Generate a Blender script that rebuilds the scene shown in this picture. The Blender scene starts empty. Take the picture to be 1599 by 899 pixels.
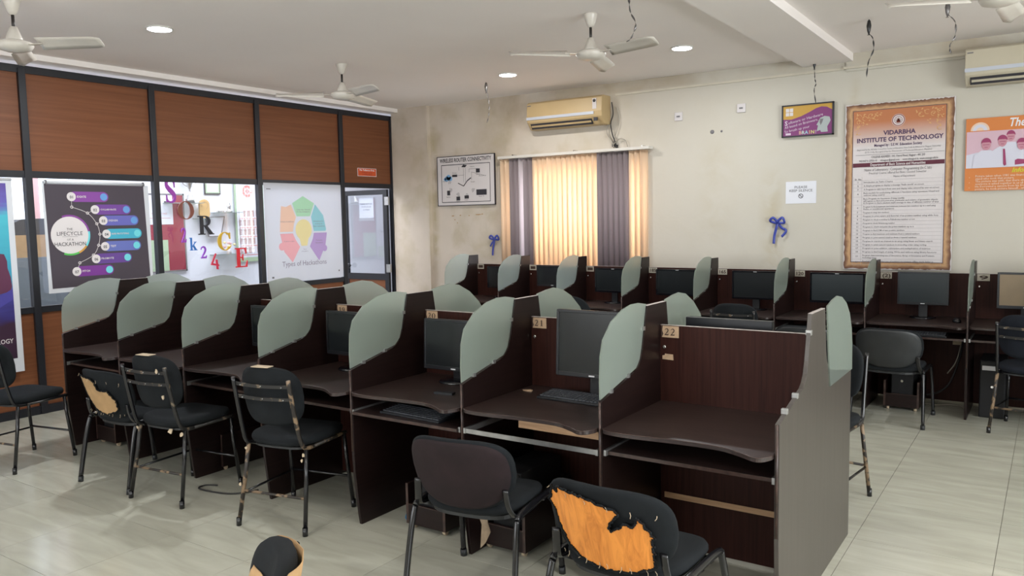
import bpy, bmesh, math, random
from mathutils import Vector, Matrix, Quaternion
random.seed(7)
S = bpy.context.scene
COL = S.collection
PI = math.pi

# ------------------------------------------------------------------ camera
F, YAW, PIT, ROL, CH = 1245.585, 0.598123, 0.0863965, -0.0188376, 1.65802
fw = Vector((-math.sin(YAW)*math.cos(PIT), math.cos(YAW)*math.cos(PIT), -math.sin(PIT)))
rr = Vector((math.cos(YAW), math.sin(YAW), 0)); uu = rr.cross(fw)
r2 = rr*math.cos(ROL)+uu*math.sin(ROL); u2 = -rr*math.sin(ROL)+uu*math.cos(ROL)
cd = bpy.data.cameras.new('camera'); cam = bpy.data.objects.new('camera', cd); COL.objects.link(cam)
cd.sensor_width = 36; cd.lens = F/1599*36; cd.clip_start = .05; cd.clip_end = 200
m = Matrix((r2, u2, -fw)).transposed().to_4x4(); m.translation = (0, 0, CH); cam.matrix_world = m
S.camera = cam
S.view_settings.view_transform = 'Standard'; S.view_settings.look = 'None'
S.view_settings.gamma = 1; S.view_settings.use_curve_mapping = False
S.view_settings.exposure = 0.0

# ------------------------------------------------------------------ world and large lights
w = bpy.data.worlds.new('sky'); S.world = w; w.use_nodes = True
bg = w.node_tree.nodes['Background']; bg.inputs[0].default_value = (.93, .97, 1, 1); bg.inputs[1].default_value = 4.2
def area(name, loc, rot, sx, sy, power, col):
    l = bpy.data.lights.new(name, 'AREA'); l.shape = 'RECTANGLE'; l.size = sx; l.size_y = sy; l.energy = power; l.color = col
    o = bpy.data.objects.new(name, l); o.location = loc; o.rotation_euler = rot; COL.objects.link(o); return o
R = math.radians
# daylight through the windows of the right-hand and front walls (behind the photographer)
area('daylight_right', (3.85, 2.6, 1.75), (0, R(90), 0), 1.5, 5.0, 245, (.92, .97, 1))
area('daylight_front', (-2.5, -2.9, 1.75), (R(-90), 0, R(180)), 5.5, 1.5, 48, (.97, .98, 1))
# daylight just outside the blind-covered window
area('daylight_back', (-4.6, 8.75, 1.8), (R(-90), 0, 0), 1.9, 1.6, 130, (1, .98, .95))
# added fill light that brightens the room behind the partition
area('office_light', (-8.5, 5.6, 3.0), (0, 0, 0), 1.2, 6.0, 190, (.92, .94, 1))

# ------------------------------------------------------------------ materials
def nt(name):
    m = bpy.data.materials.new(name); m.use_nodes = True; t = m.node_tree
    return m, t, t.nodes['Principled BSDF']
def P(name, col, rough=.5, metal=0, spec=.5, bump=0, bscale=80, var=0, vscale=6, emit=None, es=0, coat=0):
    m, t, b = nt(name)
    b.inputs['Base Color'].default_value = (*col, 1); b.inputs['Roughness'].default_value = rough
    b.inputs['Metallic'].default_value = metal; b.inputs['Specular IOR Level'].default_value = spec
    b.inputs['Coat Weight'].default_value = coat
    if emit: b.inputs['Emission Color'].default_value = (*emit, 1); b.inputs['Emission Strength'].default_value = es
    if var or bump:
        tc = t.nodes.new('ShaderNodeTexCoord'); n = t.nodes.new('ShaderNodeTexNoise')
        n.inputs['Scale'].default_value = vscale; n.inputs['Detail'].default_value = 5
        t.links.new(tc.outputs['Object'], n.inputs['Vector'])
    if var:
        r = t.nodes.new('ShaderNodeValToRGB'); e = r.color_ramp.elements
        e[0].position = .3; e[1].position = .7
        e[0].color = (*[c*(1-var) for c in col], 1); e[1].color = (*[min(1, c*(1+var)) for c in col], 1)
        t.links.new(n.outputs[0], r.inputs[0]); t.links.new(r.outputs[0], b.inputs['Base Color'])
    if bump:
        n2 = t.nodes.new('ShaderNodeTexNoise'); n2.inputs['Scale'].default_value = bscale; n2.inputs['Detail'].default_value = 3
        t.links.new(tc.outputs['Object'], n2.inputs['Vector'])
        bp = t.nodes.new('ShaderNodeBump'); bp.inputs['Strength'].default_value = bump; bp.inputs['Distance'].default_value = .002
        t.links.new(n2.outputs[0], bp.inputs['Height']); t.links.new(bp.outputs[0], b.inputs['Normal'])
    return m
def wood(name, c0, c1, rough=.35, scale=(1.2, 30, 30), dist=2.5, spec=.5, ramp=(.35, .65)):
    """streaky grain: noise stretched along the axis with the small scale"""
    m, t, b = nt(name)
    tc = t.nodes.new('ShaderNodeTexCoord'); mp = t.nodes.new('ShaderNodeMapping'); mp.inputs['Scale'].default_value = scale
    n = t.nodes.new('ShaderNodeTexNoise'); n.inputs['Scale'].default_value = 1; n.inputs['Detail'].default_value = 8
    n.inputs['Distortion'].default_value = dist*.2; n.inputs['Roughness'].default_value = .65
    r = t.nodes.new('ShaderNodeValToRGB'); e = r.color_ramp.elements
    e[0].position, e[1].position = ramp; e[0].color = (*c0, 1); e[1].color = (*c1, 1)
    t.links.new(tc.outputs['Object'], mp.inputs[0]); t.links.new(mp.outputs[0], n.inputs['Vector'])
    t.links.new(n.outputs[0], r.inputs[0]); t.links.new(r.outputs[0], b.inputs['Base Color'])
    b.inputs['Roughness'].default_value = rough; b.inputs['Specular IOR Level'].default_value = spec
    return m
M = {}
M['ceiling'] = P('ceiling_plaster', (.89, .84, .815), .8, var=.03, vscale=.7)
M['white_wall'] = P('white_wall_paint', (.80, .82, .87), .6, var=.03, vscale=1)
M['plain_wall'] = P('cream_plain_paint', (.66, .62, .52), .7, var=.05, vscale=1.2)
M['black_frame'] = P('black_powder_coat', (.012, .013, .018), .38)
M['orange_wood'] = wood('orange_laminate', (.142, .047, .0175), (.208, .077, .032), .45, (9, .8, 40), 1.2, .35, (.3, .7))
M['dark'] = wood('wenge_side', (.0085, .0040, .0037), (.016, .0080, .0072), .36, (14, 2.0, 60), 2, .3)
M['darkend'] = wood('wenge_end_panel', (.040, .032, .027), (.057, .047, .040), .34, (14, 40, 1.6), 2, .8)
M['redwood'] = wood('wenge_back', (.022, .0066, .0048), (.042, .0130, .0092), .5, (60, 14, 2.0), 2, .15)
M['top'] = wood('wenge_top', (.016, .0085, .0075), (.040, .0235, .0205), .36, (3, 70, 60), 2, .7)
M['edge'] = P('worn_edge_band', (.045, .025, .02), .35, var=.5, vscale=30)
M['edgelight'] = P('pale_edge_band', (.45, .40, .38), .4, var=.3, vscale=30)
M['peach'] = wood('bare_board_strip', (.42, .24, .13), (.60, .38, .22), .6, (4, 30, 60), 2)
M['rail'] = P('zinc_rail', (.42, .42, .42), .35, metal=.8, var=.15, vscale=20)
M['clip'] = P('chrome_clip', (.65, .64, .6), .25, metal=.9)
M['plate'] = P('tan_number_plate', (.52, .36, .23), .6, var=.15, vscale=40)
M['plate_pale'] = P('pale_number_plate', (.50, .46, .38), .6, var=.12, vscale=40)
M['plate_ink'] = P('brown_ink', (.055, .03, .022), .6)
M['fabric'] = P('black_fabric', (.0085, .0105, .0125), .9, spec=.25, bump=.6, bscale=700, var=.25, vscale=9)
M['fabric_navy'] = P('navy_black_fabric', (.009, .0115, .018), .9, spec=.25, bump=.6, bscale=700, var=.2, vscale=9)
M['maroon'] = P('maroon_back_cloth', (.017, .0095, .011), .8, spec=.3, bump=.4, bscale=500, var=.3, vscale=7)
M['plastic'] = P('dark_plastic_shell', (.018, .02, .022), .45, var=.15, vscale=12)
M['tube'] = P('black_tube_steel', (.007, .007, .0085), .22, spec=.6)
def worn(name, dark, light, pos):
    m, t, b = nt(name)
    tc = t.nodes.new('ShaderNodeTexCoord'); n = t.nodes.new('ShaderNodeTexNoise'); n.inputs['Scale'].default_value = 22; n.inputs['Detail'].default_value = 6
    r = t.nodes.new('ShaderNodeValToRGB'); e = r.color_ramp.elements; e[0].position = pos; e[1].position = pos+.06
    e[0].color = (*dark, 1); e[1].color = (*light, 1)
    t.links.new(tc.outputs['Object'], n.inputs['Vector']); t.links.new(n.outputs[0], r.inputs[0]); t.links.new(r.outputs[0], b.inputs['Base Color'])
    b.inputs['Roughness'].default_value = .5; return m
M['worn'] = worn('chipped_tube_steel', (.012, .011, .010), (.16, .12, .08), .60)
M['worn2'] = worn('peeling_tape_tube', (.020, .016, .013), (.22, .15, .09), .52)
M['tan'] = P('bare_tan_board', (.42, .26, .12), .8, var=.12, vscale=14)
M['foam'] = P('exposed_foam', (.50, .40, .28), .95, var=.2, vscale=20)
M['lining'] = P('torn_lining_cloth', (.30, .22, .15), .9, var=.35, vscale=16)
M['ply'] = wood('orange_plywood', (.46, .135, .02), (.80, .30, .055), .42, (30, 20, 3.5), 6, .4, (.25, .6))
M['screen'] = P('dark_screen', (.010, .012, .0135), .22, spec=.45)
M['screen_teal'] = P('dark_teal_screen', (.010, .017, .020), .3, spec=.5)
M['screen_tan'] = P('dusty_brown_screen', (.20, .145, .085), .35, var=.1, vscale=5)  # tan reflection on the screen, painted into its base colour
M['bezel'] = P('black_bezel', (.011, .012, .015), .3)
M['tower'] = P('matt_black_case', (.012, .012, .013), .6, spec=.3)
M['gloss_black'] = P('gloss_black', (.008, .008, .011), .08, spec=.7)
M['silver'] = P('silver_mark', (.6, .6, .62), .4)
M['key'] = P('key_plastic', (.05, .055, .065), .4)
M['fan'] = P('fan_enamel', (.62, .58, .52), .3, var=.05, vscale=8)
M['fan_dark'] = P('fan_rod_black', (.02, .015, .013), .4)
M['led'] = P('led_diffuser', (1, 1, 1), .5, emit=(1, .97, .93), es=38)
M['led_cool'] = P('led_diffuser_cool', (1, 1, 1), .5, emit=(.92, .97, 1), es=38)
M['led_rim'] = P('led_rim', (.7, .69, .66), .4)
M['ac'] = P('aged_yellow_plastic', (.50, .365, .19), .45, var=.05, vscale=3)
M['ac2'] = P('aged_cream_plastic', (.52, .47, .36), .45, var=.05, vscale=3)
M['ac_stripe'] = P('ac_silver_stripe', (.50, .53, .60), .3)
M['paper'] = P('white_paper', (.72, .73, .78), .7)
M['paperwarm'] = P('print_white', (.66, .62, .62), .6)
M['ink'] = P('black_ink', (.03, .028, .035), .6)
M['greyink'] = P('grey_ink', (.18, .17, .18), .6)
M['blue'] = P('blue_ribbon', (.04, .06, .34), .35)
M['silverribbon'] = P('silver_ribbon', (.16, .15, .15), .25, metal=.6)
M['blackribbon'] = P('black_ribbon', (.012, .012, .014), .3)
M['cable'] = P('black_cable', (.02, .018, .018), .5)
M['cable_grey'] = P('grey_cable', (.35, .32, .27), .5)
M['cable_blue'] = P('blue_cable', (.03, .16, .30), .5)
M['conduit'] = P('cream_conduit', (.60, .55, .45), .5, var=.08, vscale=5)
M['pelmet'] = P('blind_rail', (.66, .63, .58), .4)
def flatm(name, c, rough=.55): 
    M[name] = P(name, c, rough); return M[name]

# stained wall
def stained(name, base, base2, dark, extra):
    m, t, b = nt(name); L = t.links.new; N = t.nodes.new
    geo = N('ShaderNodeNewGeometry'); sep = N('ShaderNodeSeparateXYZ'); L(geo.outputs['Position'], sep.inputs[0])
    def noise(sc, det, dis=0):
        n = N('ShaderNodeTexNoise'); n.inputs['Scale'].default_value = sc; n.inputs['Detail'].default_value = det; n.inputs['Distortion'].default_value = dis
        L(geo.outputs['Position'], n.inputs['Vector']); return n.outputs[0]
    def mr(v, a, b_, c, d):
        n = N('ShaderNodeMapRange'); n.inputs[1].default_value = a; n.inputs[2].default_value = b_; n.inputs[3].default_value = c; n.inputs[4].default_value = d
        L(v, n.inputs[0]); return n.outputs[0]
    def ma(op, a, b_):
        n = N('ShaderNodeMath'); n.operation = op
        for i, v in enumerate((a, b_)):
            if isinstance(v, (int, float)): n.inputs[i].default_value = v
            else: L(v, n.inputs[i])
        return n.outputs[0]
    def mix(f, a, b_):
        n = N('ShaderNodeMixRGB'); L(f, n.inputs[0])
        for i, v in ((1, a), (2, b_)):
            if isinstance(v, tuple): n.inputs[i].default_value = (*v, 1)
            else: L(v, n.inputs[i])
        return n.outputs[0]
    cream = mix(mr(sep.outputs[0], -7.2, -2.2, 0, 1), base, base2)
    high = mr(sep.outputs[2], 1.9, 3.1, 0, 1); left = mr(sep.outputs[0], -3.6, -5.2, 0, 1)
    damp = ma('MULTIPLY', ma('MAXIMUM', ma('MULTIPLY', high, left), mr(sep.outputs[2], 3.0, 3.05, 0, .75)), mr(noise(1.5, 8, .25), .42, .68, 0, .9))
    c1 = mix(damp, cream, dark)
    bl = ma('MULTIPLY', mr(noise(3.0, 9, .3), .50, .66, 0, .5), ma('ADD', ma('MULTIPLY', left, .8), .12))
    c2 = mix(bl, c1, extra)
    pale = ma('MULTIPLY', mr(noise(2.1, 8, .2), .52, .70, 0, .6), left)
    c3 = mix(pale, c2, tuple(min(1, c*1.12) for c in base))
    # isolated damp streaks with shapes of their own (x, width, z0, z1)
    cur = c3
    for (x, wd, z0, z1, s) in ((-2.36, .16, .8, 2.2, .55), (-6.75, .09, .9, 3.1, .8), (-1.60, .07, 2.2, 3.0, .6), (-2.95, .25, 1.2, 2.6, .25)):
        d = ma('ABSOLUTE', ma('SUBTRACT', sep.outputs[0], x), 0)
        f = ma('MULTIPLY', mr(d, 0, wd, 1, 0), mr(noise(5, 6, .5), .38, .6, 0, s))
        f = ma('MULTIPLY', f, ma('MULTIPLY', mr(sep.outputs[2], z0, z0+.3, 0, 1), mr(sep.outputs[2], z1, z1-.3, 0, 1)))
        cur = mix(f, cur, extra)
    L(cur, b.inputs['Base Color']); b.inputs['Roughness'].default_value = .6
    bp = N('ShaderNodeBump'); bp.inputs['Strength'].default_value = .25; bp.inputs['Distance'].default_value = .01
    L(noise(9, 8), bp.inputs['Height']); L(bp.outputs[0], b.inputs['Normal'])
    return m
M['back_wall'] = stained('stained_cream_paint', (.62, .54, .46), (.55, .52, .45), (.38, .295, .19), (.44, .37, .235))

# floor tile
def tile_mat():
    m, t, b = nt('vitrified_tile'); L = t.links.new; N = t.nodes.new
    geo = N('ShaderNodeNewGeometry'); oi = N('ShaderNodeObjectInfo')
    mp = N('ShaderNodeMapping'); mp.inputs['Scale'].default_value = (1.2, 6, 1); L(geo.outputs['Position'], mp.inputs[0])
    n = N('ShaderNodeTexNoise'); n.inputs['Scale'].default_value = 2; n.inputs['Detail'].default_value = 7; n.inputs['Distortion'].default_value = .6; L(mp.outputs[0], n.inputs['Vector'])
    r = N('ShaderNodeValToRGB'); e = r.color_ramp.elements; e[0].position = .3; e[1].position = .72
    e[0].color = (.40, .395, .325, 1); e[1].color = (.50, .495, .415, 1); L(n.outputs[0], r.inputs[0])
    h = N('ShaderNodeHueSaturation'); mr = N('ShaderNodeMapRange'); mr.inputs[3].default_value = .95; mr.inputs[4].default_value = 1.04
    L(oi.outputs['Random'], mr.inputs[0]); L(mr.outputs[0], h.inputs['Value']); L(r.outputs[0], h.inputs['Color']); L(h.outputs[0], b.inputs['Base Color'])
    b.inputs['Roughness'].default_value = .17; b.inputs['Specular IOR Level'].default_value = .5
    return m
M['tile'] = tile_mat()
M['grout'] = P('tile_grout', (.20, .18, .15), .8)

def frost(name, col, tr=.10):
    m, t, b = nt(name); L = t.links.new; N = t.nodes.new
    out = t.nodes['Material Output']
    tc = N('ShaderNodeTexCoord'); n = N('ShaderNodeTexNoise'); n.inputs['Scale'].default_value = 3.5; n.inputs['Detail'].default_value = 3
    L(tc.outputs['Object'], n.inputs['Vector'])
    r = N('ShaderNodeValToRGB'); e = r.color_ramp.elements; e[0].position = .3; e[1].position = .75
    e[0].color = (*[c*.88 for c in col], 1); e[1].color = (*col, 1); L(n.outputs[0], r.inputs[0]); L(r.outputs[0], b.inputs['Base Color'])
    b.inputs['Roughness'].default_value = .28
    tl = N('ShaderNodeBsdfTranslucent'); L(r.outputs[0], tl.inputs[0]); tp = N('ShaderNodeBsdfRefraction'); tp.inputs['Color'].default_value = (.96, .985, .955, 1)
    tp.inputs['IOR'].default_value = 1.25; tp.inputs['Roughness'].default_value = .42
    m1 = N('ShaderNodeMixShader'); m1.inputs[0].default_value = .35; L(b.outputs[0], m1.inputs[1]); L(tl.outputs[0], m1.inputs[2])
    m2 = N('ShaderNodeMixShader'); m2.inputs[0].default_value = tr; L(m1.outputs[0], m2.inputs[1]); L(tp.outputs[0], m2.inputs[2])
    L(m2.outputs[0], out.inputs[0]); return m
M['frost'] = frost('frosted_green_glass', (.50, .57, .505), .58)
M['frost_wall'] = frost('frosted_blue_glass', (.54, .63, .62), .55)
def glass(name, col=(.95, .97, 1), refl=.09):
    m, t, b = nt(name); L = t.links.new; N = t.nodes.new; out = t.nodes['Material Output']
    tp = N('ShaderNodeBsdfTransparent'); tp.inputs[0].default_value = (*col, 1); g = N('ShaderNodeBsdfGlossy'); g.inputs['Roughness'].default_value = .02
    mx = N('ShaderNodeMixShader'); mx.inputs[0].default_value = refl; L(tp.outputs[0], mx.inputs[1]); L(g.outputs[0], mx.inputs[2]); L(mx.outputs[0], out.inputs[0]); return m
M['glass'] = glass('clear_pane')
def translucent(name, col, k=.5, tr=0.0):
    m, t, b = nt(name); L = t.links.new; N = t.nodes.new; out = t.nodes['Material Output']
    b.inputs['Base Color'].default_value = (*col, 1); b.inputs['Roughness'].default_value = .7
    tl = N('ShaderNodeBsdfTranslucent'); tl.inputs[0].default_value = (*col, 1)
    m1 = N('ShaderNodeMixShader'); m1.inputs[0].default_value = k; L(b.outputs[0], m1.inputs[1]); L(tl.outputs[0], m1.inputs[2])
    if tr:
        tp = N('ShaderNodeBsdfTransparent'); m2 = N('ShaderNodeMixShader'); m2.inputs[0].default_value = tr
        L(m1.outputs[0], m2.inputs[1]); L(tp.outputs[0], m2.inputs[2]); L(m2.outputs[0], out.inputs[0])
    else: L(m1.outputs[0], out.inputs[0])
    return m
M['slat_peach'] = translucent('peach_blind_cloth', (.90, .71, .52), .5)
M['slat_grey'] = translucent('mauve_grey_blind_cloth', (.30, .25, .26), .4)
M['slat_white'] = translucent('pale_blind_cloth', (.66, .60, .62), .5)
M['vinyl'] = translucent('white_translucent_vinyl', (.76, .77, .82), .35, .10)

# ------------------------------------------------------------------ mesh helpers
class MB:
    def __init__(s): s.v = []; s.f = []; s.mi = []; s.cur = 0; s.sm = []; s.smooth = False
    def add(s, vs, fs, smooth=None):
        o = len(s.v); s.v += [tuple(v) for v in vs]; 
        for f in fs: s.f.append([i+o for i in f]); s.mi.append(s.cur); s.sm.append(s.smooth if smooth is None else smooth)
        return s
    def box(s, x0, x1, y0, y1, z0, z1, M4=None):
        vs = [Vector(p) for p in ((x0,y0,z0),(x1,y0,z0),(x1,y1,z0),(x0,y1,z0),(x0,y0,z1),(x1,y0,z1),(x1,y1,z1),(x0,y1,z1))]
        if M4: vs = [M4 @ v for v in vs]
        return s.add(vs, [(0,3,2,1),(4,5,6,7),(0,1,5,4),(1,2,6,5),(2,3,7,6),(3,0,4,7)], False)
    def prism(s, pts, a, b, plane='yz'):
        """outline pts in plane, extruded between a and b on the other axis"""
        n = len(pts)
        def mk(p, c):
            return {'yz': (c, p[0], p[1]), 'xz': (p[0], c, p[1]), 'xy': (p[0], p[1], c)}[plane]
        vs = [mk(p, a) for p in pts]+[mk(p, b) for p in pts]
        fs = [tuple(range(n))[::-1], tuple(range(n, 2*n))]+[(i, (i+1) % n, (i+1) % n+n, i+n) for i in range(n)]
        return s.add(vs, fs, False)
    def tube(s, pts, r, n=8, rz=None, cap=True):
        pts = [Vector(p) for p in pts]; k = len(pts); rs = r if isinstance(r, (list, tuple)) else [r]*k
        t0 = (pts[1]-pts[0]).normalized(); up = Vector((0, 0, 1)) if abs(t0.z) < .9 else Vector((0, 1, 0))
        nrm = t0.cross(up).normalized(); vs = []
        for i, p in enumerate(pts):
            a = pts[max(0, i-1)]; b = pts[min(k-1, i+1)]; t = (b-a).normalized()
            nrm = (nrm-t*nrm.dot(t)).normalized(); bi = t.cross(nrm)
            for j in range(n):
                an = 2*PI*j/n; vs.append(p+nrm*math.cos(an)*rs[i]+bi*math.sin(an)*(rs[i] if rz is None else rz))
        fs = [(i*n+j, i*n+(j+1) % n, (i+1)*n+(j+1) % n, (i+1)*n+j) for i in range(k-1) for j in range(n)]
        s.add(vs, fs, True)
        if cap: s.add([vs[j] for j in range(n)], [tuple(range(n))[::-1]], False); s.add([vs[(k-1)*n+j] for j in range(n)], [tuple(range(n))], False)
        return s
    def lathe(s, prof, n=24, c=(0, 0, 0), smooth=True):
        vs = []; 
        for r, z in prof:
            for j in range(n): a = 2*PI*j/n; vs.append((c[0]+r*math.cos(a), c[1]+r*math.sin(a), c[2]+z))
        k = len(prof); fs = [(i*n+j, i*n+(j+1) % n, (i+1)*n+(j+1) % n, (i+1)*n+j) for i in range(k-1) for j in range(n)]
        s.add(vs, fs, smooth)
        if prof[0][0] > 1e-4: s.add(vs[:n], [tuple(range(n))[::-1]], False)
        if prof[-1][0] > 1e-4: s.add(vs[-n:], [tuple(range(n))], False)
        return s
    def build(s, name, mat, parent=None, loc=None, rot=None, bevel=0, recalc=True, kind=None, label=None):
        me = bpy.data.meshes.new(name); me.from_pydata(s.v, [], s.f)
        for mm in (mat if isinstance(mat, (list, tuple)) else [mat]): me.materials.append(M[mm] if isinstance(mm, str) else mm)
        for p, i, q in zip(me.polygons, s.mi, s.sm): p.material_index = i; p.use_smooth = q
        if recalc:
            b = bmesh.new(); b.from_mesh(me); bmesh.ops.remove_doubles(b, verts=b.verts, dist=1e-5); bmesh.ops.recalc_face_normals(b, faces=b.faces); b.to_mesh(me); b.free()
        o = bpy.data.objects.new(name, me); COL.objects.link(o)
        if parent: o.parent = parent
        if loc: o.location = loc
        if rot: o.rotation_euler = rot
        if bevel:
            bv = o.modifiers.new('bevel', 'BEVEL'); bv.width = bevel; bv.segments = 2; bv.limit_method = 'ANGLE'
        if kind: o['kind'] = kind
        if label: o['label'] = label
        return o
def crom(pts, n=6, closed=False):
    P_ = [Vector(p) for p in pts]; out = []; k = len(P_)
    for i in range(k if closed else k-1):
        a = P_[(i-1) % k] if (closed or i > 0) else P_[i]; b = P_[i]; c = P_[(i+1) % k]; d = P_[(i+2) % k] if (closed or i+2 < k) else c
        for j in range(n):
            t = j/n; out.append(.5*((2*b)+(-a+c)*t+(2*a-5*b+4*c-d)*t*t+(-a+3*b-3*c+d)*t**3))
    if not closed: out.append(P_[-1])
    return out
def thing(name, label, cat, loc=(0, 0, 0), rz=0, group=None, rot=None):
    o = bpy.data.objects.new(name, None); COL.objects.link(o); o.location = loc; o.rotation_euler = rot or (0, 0, rz)
    o.empty_display_size = .1
    o['label'] = label; o['category'] = cat
    if group: o['group'] = group
    return o
def tag(o, label, cat, group=None):
    o['label'] = label; o['category'] = cat
    if group: o['group'] = group
    return o
def struct(o): o['kind'] = 'structure'; return o
def kids(o): return [c for c in bpy.data.objects if c.parent == o]
def copy_tree(o, parent=None, mats=None):
    c = o.copy(); COL.objects.link(c); c.parent = parent
    for ch in kids(o): copy_tree(ch, c)
    return c
# flat printing, in the XY plane of a parent whose +Z looks at the viewer
_txt = {}
def text_geo(s, size, bold=0, shear=0, sx=1.0, space=1.0):
    k = (s, size, bold, shear, sx, space)
    if k not in _txt:
        c = bpy.data.curves.new('t', 'FONT'); c.body = s; c.size = size; c.offset = bold*size; c.shear = shear; c.resolution_u = 2 if size > .03 else 1; c.space_character = space
        c.align_x = 'LEFT'; o = bpy.data.objects.new('t', c); me = bpy.data.meshes.new_from_object(o)
        vs = [(v.co.x*sx, v.co.y) for v in me.vertices]; fs = [tuple(p.vertices) for p in me.polygons]
        bpy.data.objects.remove(o); bpy.data.curves.remove(c); bpy.data.meshes.remove(me)
        _txt[k] = (vs, fs)
    return _txt[k]
def circ(cx, cy, r, n=24, a0=0, a1=360): 
    return [(cx+r*math.cos(R(a0+(a1-a0)*i/(n if a1-a0 < 360 else n))), cy+r*math.sin(R(a0+(a1-a0)*i/n))) for i in range(n+(1 if a1-a0 < 360 else 0))]
def rect(x0, x1, y0, y1): return [(x0, y0), (x1, y0), (x1, y1), (x0, y1)]
def rring(cx, cy, r0, r1, a0=0, a1=360, n=28):
    return [[(cx+r*math.cos(R(a)), cy+r*math.sin(R(a))) for r, a in ((r0, x), (r1, x), (r1, y), (r0, y))] for x, y in [(a0+(a1-a0)*i/n, a0+(a1-a0)*(i+1)/n) for i in range(n)]]
def pill(x0, x1, y, r): return circ(x1-r, y, r, 10, -90, 90)+circ(x0+r, y, r, 10, 90, 270)
def seg(a, b, wd):
    a = Vector(a); b = Vector(b); d = (b-a).normalized(); n = Vector((-d.y, d.x))*wd/2
    return [tuple(a+n), tuple(a-n), tuple(b-n), tuple(b+n)]
def flat(parent, name, mat, z, items, label=None, stack=0, kind=None):
    mb = MB(); z -= stack
    for it in items:
        z += stack
        if it[0] == 'T':
            _, s, x, y, size = it[:5]; kw = it[5] if len(it) > 5 else {}
            al = kw.get('al', 'C'); rot = kw.get('rot', 0); fit = kw.get('fit'); sx = kw.get('sx', 1.0)
            vs, fs = text_geo(s, size, kw.get('bold', 0), kw.get('shear', 0), 1.0, kw.get('space', 1.0))
            if not vs: continue
            x0 = min(v[0] for v in vs); x1 = max(v[0] for v in vs)
            if fit: sx = fit/(x1-x0)
            off = {'C': -(x0+x1)/2, 'L': -x0, 'R': -x1}[al]
            ca, sa = math.cos(R(rot)), math.sin(R(rot)); q = []
            for vx, vy in vs:
                px, py = (vx+off)*sx, vy-size*.33
                q.append((x+px*ca-py*sa, y+px*sa+py*ca, z))
            mb.add(q, fs)
        else:
            mb.add([(p[0], p[1], z) for p in it], [tuple(range(len(it)))])
    return mb.build(name, mat, parent, recalc=False, label=label, kind=kind)
WROT = (R(90), 0, 0)            # things on the back wall, facing -y
PROT = (R(90), 0, R(90))        # things on the partition, facing +x

XP, YW, ZC = -7.441, 8.145, 3.143
XR, YF = 4.0, -3.0

# ------------------------------------------------------------------ structure
slab = MB().box(XP-.05, XR, YF, YW+.1, -.1, -.006).build('floor', 'grout'); struct(slab)
TW = .614
tm = None; nx0 = 0
cx = -.799-TW*11; tiles = 0
base_me = None
ix = 0
xs = []; x = -.799+TW*4
while x > XP: xs.append(x); x -= TW
ys = []; y = 2.39-TW*4
while y < YW: ys.append(y); y += TW
def tilebox(wd, dp):
    return MB().box(.0012, wd-.0012, .0012, dp-.0012, -.008, 0).build('tile', 'tile', slab, bevel=0)
cache = {}
for x in xs:
    x0 = x-TW; wd = TW; 
    if x0 < XP: x0 = XP; wd = x-XP
    for y in ys:
        dp = min(TW, YW-y); k = (round(wd, 3), round(dp, 3))
        if k not in cache: cache[k] = tilebox(*k); o = cache[k]
        else: o = cache[k].copy(); COL.objects.link(o)
        o.location = (x0, y, 0); tiles += 1
far = MB().box(xs[0], XR, YF, YW, -.006, 0).box(XP, xs[0], YF, ys[0], -.006, 0).build('floor_finish', 'tile', slab)
struct(MB().box(XP-.3, XR+.1, YF-.1, YW+.3, ZC, ZC+.15).build('ceiling', 'ceiling'))
struct(MB().box(-2.08, -1.62, YF, YW, 3.07, ZC+.01).build('ceiling_beam', 'ceiling'))
struct(MB().box(XP-.05, XP+.14, YF, YW, 3.095, ZC+.01).build('ceiling_bulkhead', 'ceiling'))
# back wall with window opening
WX0, WX1, WZ0, WZ1 = -5.52, -3.78, .95, 2.30
wb = MB().box(XP-.02, WX0, YW, YW+.22, 0, ZC).box(WX1, XR, YW, YW+.22, 0, ZC).box(WX0, WX1, YW, YW+.22, 0, WZ0).box(WX0, WX1, YW, YW+.22, WZ1, ZC)
struct(wb.build('wall_back', 'back_wall', recalc=False))
struct(MB().box(XP+.02, -6.80, YW-.06, YW, 0, ZC).build('trim_1', 'back_wall'))
struct(MB().box(-1.68, XR, YW-.02, YW, 2.98, ZC).build('trim_2', 'back_wall'))
wr = MB().box(XR, XR+.2, YF, 0, 0, ZC).box(XR, XR+.2, 5.2, YW+.2, 0, ZC).box(XR, XR+.2, 0, 5.2, 0, 1).box(XR, XR+.2, 0, 5.2, 2.5, ZC)
struct(wr.build('wall_right', 'plain_wall', recalc=False))
wf = MB().box(XP, -5.3, YF-.2, YF, 0, ZC).box(.3, XR, YF-.2, YF, 0, ZC).box(-5.3, .3, YF-.2, YF, 0, 1).box(-5.3, .3, YF-.2, YF, 2.5, ZC)
struct(wf.build('wall_front', 'plain_wall', recalc=False))
# window behind the blinds
win = MB().box(WX0, WX1, YW+.10, YW+.16, WZ0, WZ0+.05).box(WX0, WX1, YW+.10, YW+.16, WZ1-.05, WZ1)
for k in range(4): xx = WX0+(WX1-WX0-.05)*k/3; win.box(xx, xx+.05, YW+.10, YW+.16, WZ0, WZ1)
win = struct(win.build('window_1', 'black_frame'))
bars = MB()
for k in range(1, 9): zz = WZ0+k*.15; bars.box(WX0, WX1, YW+.17, YW+.18, zz, zz+.012)
bars.build('grille', 'black_frame', win)
for k in range(3):
    xx = WX0+.05+(WX1-WX0-.05)*k/3; MB().box(xx, xx+(WX1-WX0-.05)/3-.05, YW+.125, YW+.131, WZ0+.05, WZ1-.05).build('pane', 'glass', win)
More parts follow.
